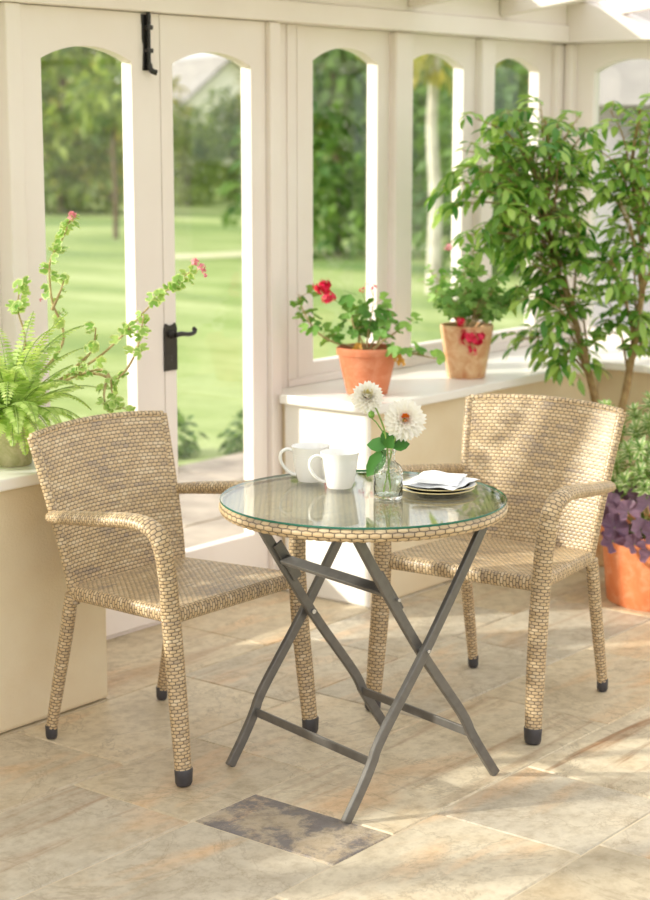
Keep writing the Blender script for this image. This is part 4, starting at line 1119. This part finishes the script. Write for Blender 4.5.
for (px, py, f) in tips:
    tip = qf(px, py, f)
    pp = main[0] if px < 590 else main[1]
    # leave the trunk below the tip
    cand = [Vector(p) for p in pp if p[2] > .45 and p[2] < tip.z-.02] or [Vector(pp[len(pp)//2])]
    root = min(cand, key=lambda p: abs((tip-p).length-.38))
    mid = (root+tip)/2+Vector((0, 0, .07))
    bp2 = smooth_path([root, mid, tip], .02); tm.tube(bp2, list(np.linspace(.0055, .0018, len(bp2))), 6, False)
    ends.append((bp2, f))
    # drooping twigs from the bough
    L0 = len(bp2)
    for k in range(8):
        q = Vector(bp2[int(L0*(.36+.63*k/7))-1]); th = random.uniform(0, 6.28)
        d0 = (Vector((math.cos(th), math.sin(th), random.uniform(-.2, .7)))+(tip-root).normalized()*.6).normalized()
        TL = random.uniform(.07, .17); tw = [q]; dcur = d0.copy(); m_ = 7
        for i in range(m_):
            tw.append(tw[-1]+dcur*TL/m_); dcur = (dcur+Vector((0, 0, -.20))).normalized()
        tm.tube(tw, .0010, 4, False)
        for i in range(1, m_+1):
            p = tw[i]; dd_ = (tw[i]-tw[i-1]).normalized(); sd_ = dd_.cross(Vector((0, 0, 1))); sd_ = sd_.normalized() if sd_.length > .01 else Vector((1, 0, 0))
            s_ = 1 if i % 2 else -1
            ld = (dd_*.7+sd_*s_*.8+Vector((0, 0, random.uniform(-.7, .1)))).normalized()
            if i == m_: ld = dd_
            L = random.uniform(.050, .082)
            lm.leaf(p, ld, Vector((random.uniform(-.5, .5), random.uniform(-.5, .5), 1)), L, L*.38, random.uniform(.1, .4), .3, seg=4)
            nleaf += 1
tm.build('trunk', 'bark', fg); lm.build('foliage', 'ficusleaf', fg, auto=None)
tag(fg, 'tall weeping fig with glossy drooping leaves in the corner of the windows', 'plant')

# ------------------------------------------------------------------ big terracotta pot with mixed plants
PB = (5.44, 2.82, 0)
pot('plant_pot', PB, .222, .196, .255, 'bigterracotta', 'large bright orange terracotta pot on the floor at the right edge', .004, .03, 'plant pot')
random.seed(51)
hz = .225
def rel(px, py, f=0, base=PB):
    d = Vector((base[0], base[1], 0)).dot(FWD)+f
    F = Vector((math.cos(YAW)*math.cos(PITCH), math.sin(YAW)*math.cos(PITCH), -math.sin(PITCH))); U = Vector((math.cos(YAW)*math.sin(PITCH), math.sin(YAW)*math.sin(PITCH), math.cos(PITCH)))
    ray = F+RT*(px-325)/FPX+U*(450-py)/FPX; k = d/ray.dot(FWD); p = Vector((0, 0, CAMH))+ray*k
    return p-Vector((base[0], base[1], hz))
hp_ = empty('heuchera', (PB[0], PB[1], hz)); hm_ = MB(); hs = MB()
for (px, py, f) in ((608, 505, -.12), (614, 528, -.17), (628, 512, -.17), (640, 528, -.19), (648, 506, -.17), (634, 545, -.20), (655, 535, -.2), (620, 498, -.1), (665, 515, -.18), (604, 520, -.1), (650, 555, -.2), (612, 542, -.18), (672, 545, -.18), (600, 508, -.05), (640, 495, -.12), (690, 530, -.14), (705, 545, -.12), (715, 525, -.05), (700, 505, -.08), (730, 540, 0), (745, 520, .06), (720, 500, .02)):
    e = rel(px, py, f); hs.tube([Vector((e.x*.3, e.y*.3, 0)), Vector((e.x*.75, e.y*.75, max(e.z, 0)+.03)), e], .0018, 6, False)
    hm_.round_leaf(e, (-FWD+Vector((0, 0, random.uniform(.2, 1)))+RT*random.uniform(-.4, .4)), Vector((0, 0, -1))+RT*random.uniform(-.6, .6), random.uniform(.038, .054), 6, random.uniform(.1, .35))
hs.build('stem', 'greenstem', hp_); hm_.build('foliage', 'purpleleaf', hp_, auto=None)
tag(hp_, 'purple-leaved heuchera hanging over the rim of the large terracotta pot', 'plant')
hb_ = empty('variegated_shrub', (PB[0], PB[1], hz)); hm_ = MB(); hs = MB()
for k, (px, py, f) in enumerate([(640, 472, -.14), (628, 450, -.1), (650, 452, -.12), (660, 480, -.14), (636, 430, -.05), (615, 462, -.06), (648, 422, -.04), (625, 480, -.12), (665, 440, -.1), (606, 440, 0), (618, 425, .02), (634, 412, .04), (650, 400, .04), (612, 480, -.08), (655, 465, -.16), (602, 462, 0), (640, 448, -.14), (675, 460, -.1), (660, 412, 0), (600, 425, .05), (590, 445, .08), (645, 488, -.15), (606, 408, .06), (690, 455, -.05), (700, 475, -.06), (715, 455, .02), (695, 430, .04), (725, 480, .04), (740, 465, .1), (680, 485, -.12), (710, 490, -.02), (675, 420, .08)]):
    e = rel(px, py, f); hs.tube([Vector((e.x*.25, e.y*.25, 0)), Vector((e.x*.7, e.y*.7, e.z*.6)), e], .002, 6, False)
    ax = (e-Vector((0, 0, e.z*.3))).normalized()*.6+Vector((0, 0, .5))-FWD*.35; ax.normalize()
    a = ax.cross(Vector((.2, .1, 1))).normalized(); b2 = ax.cross(a)
    for lay, (n, tl) in enumerate(((7, .1), (7, .5), (6, .95))):
        for j in range(n):
            th = 6.283*(j+.5*lay)/n+random.uniform(-.2, .2); rad = a*math.cos(th)+b2*math.sin(th)
            hm_.leaf(e-ax*.012*(2-lay), rad*math.cos(tl)+ax*math.sin(tl), ax*math.cos(tl)-rad*math.sin(tl), random.uniform(.034, .052), .019, .15, .25, seg=3)
    m_ = 4
    for i in range(1, m_):
        q = Vector((e.x*.7, e.y*.7, e.z*.6)).lerp(e, i/m_)
        for j in range(5):
            th = j*1.256+i; hm_.leaf(q, a*math.cos(th)+b2*math.sin(th)+ax*.4, ax, .032, .012, .2, .25)
hs.build('stem', 'greenstem', hb_); hm_.build('foliage', 'hebeleaf', hb_, auto=None)
tag(hb_, 'bushy shrub with cream-edged leaves in the large terracotta pot', 'plant')
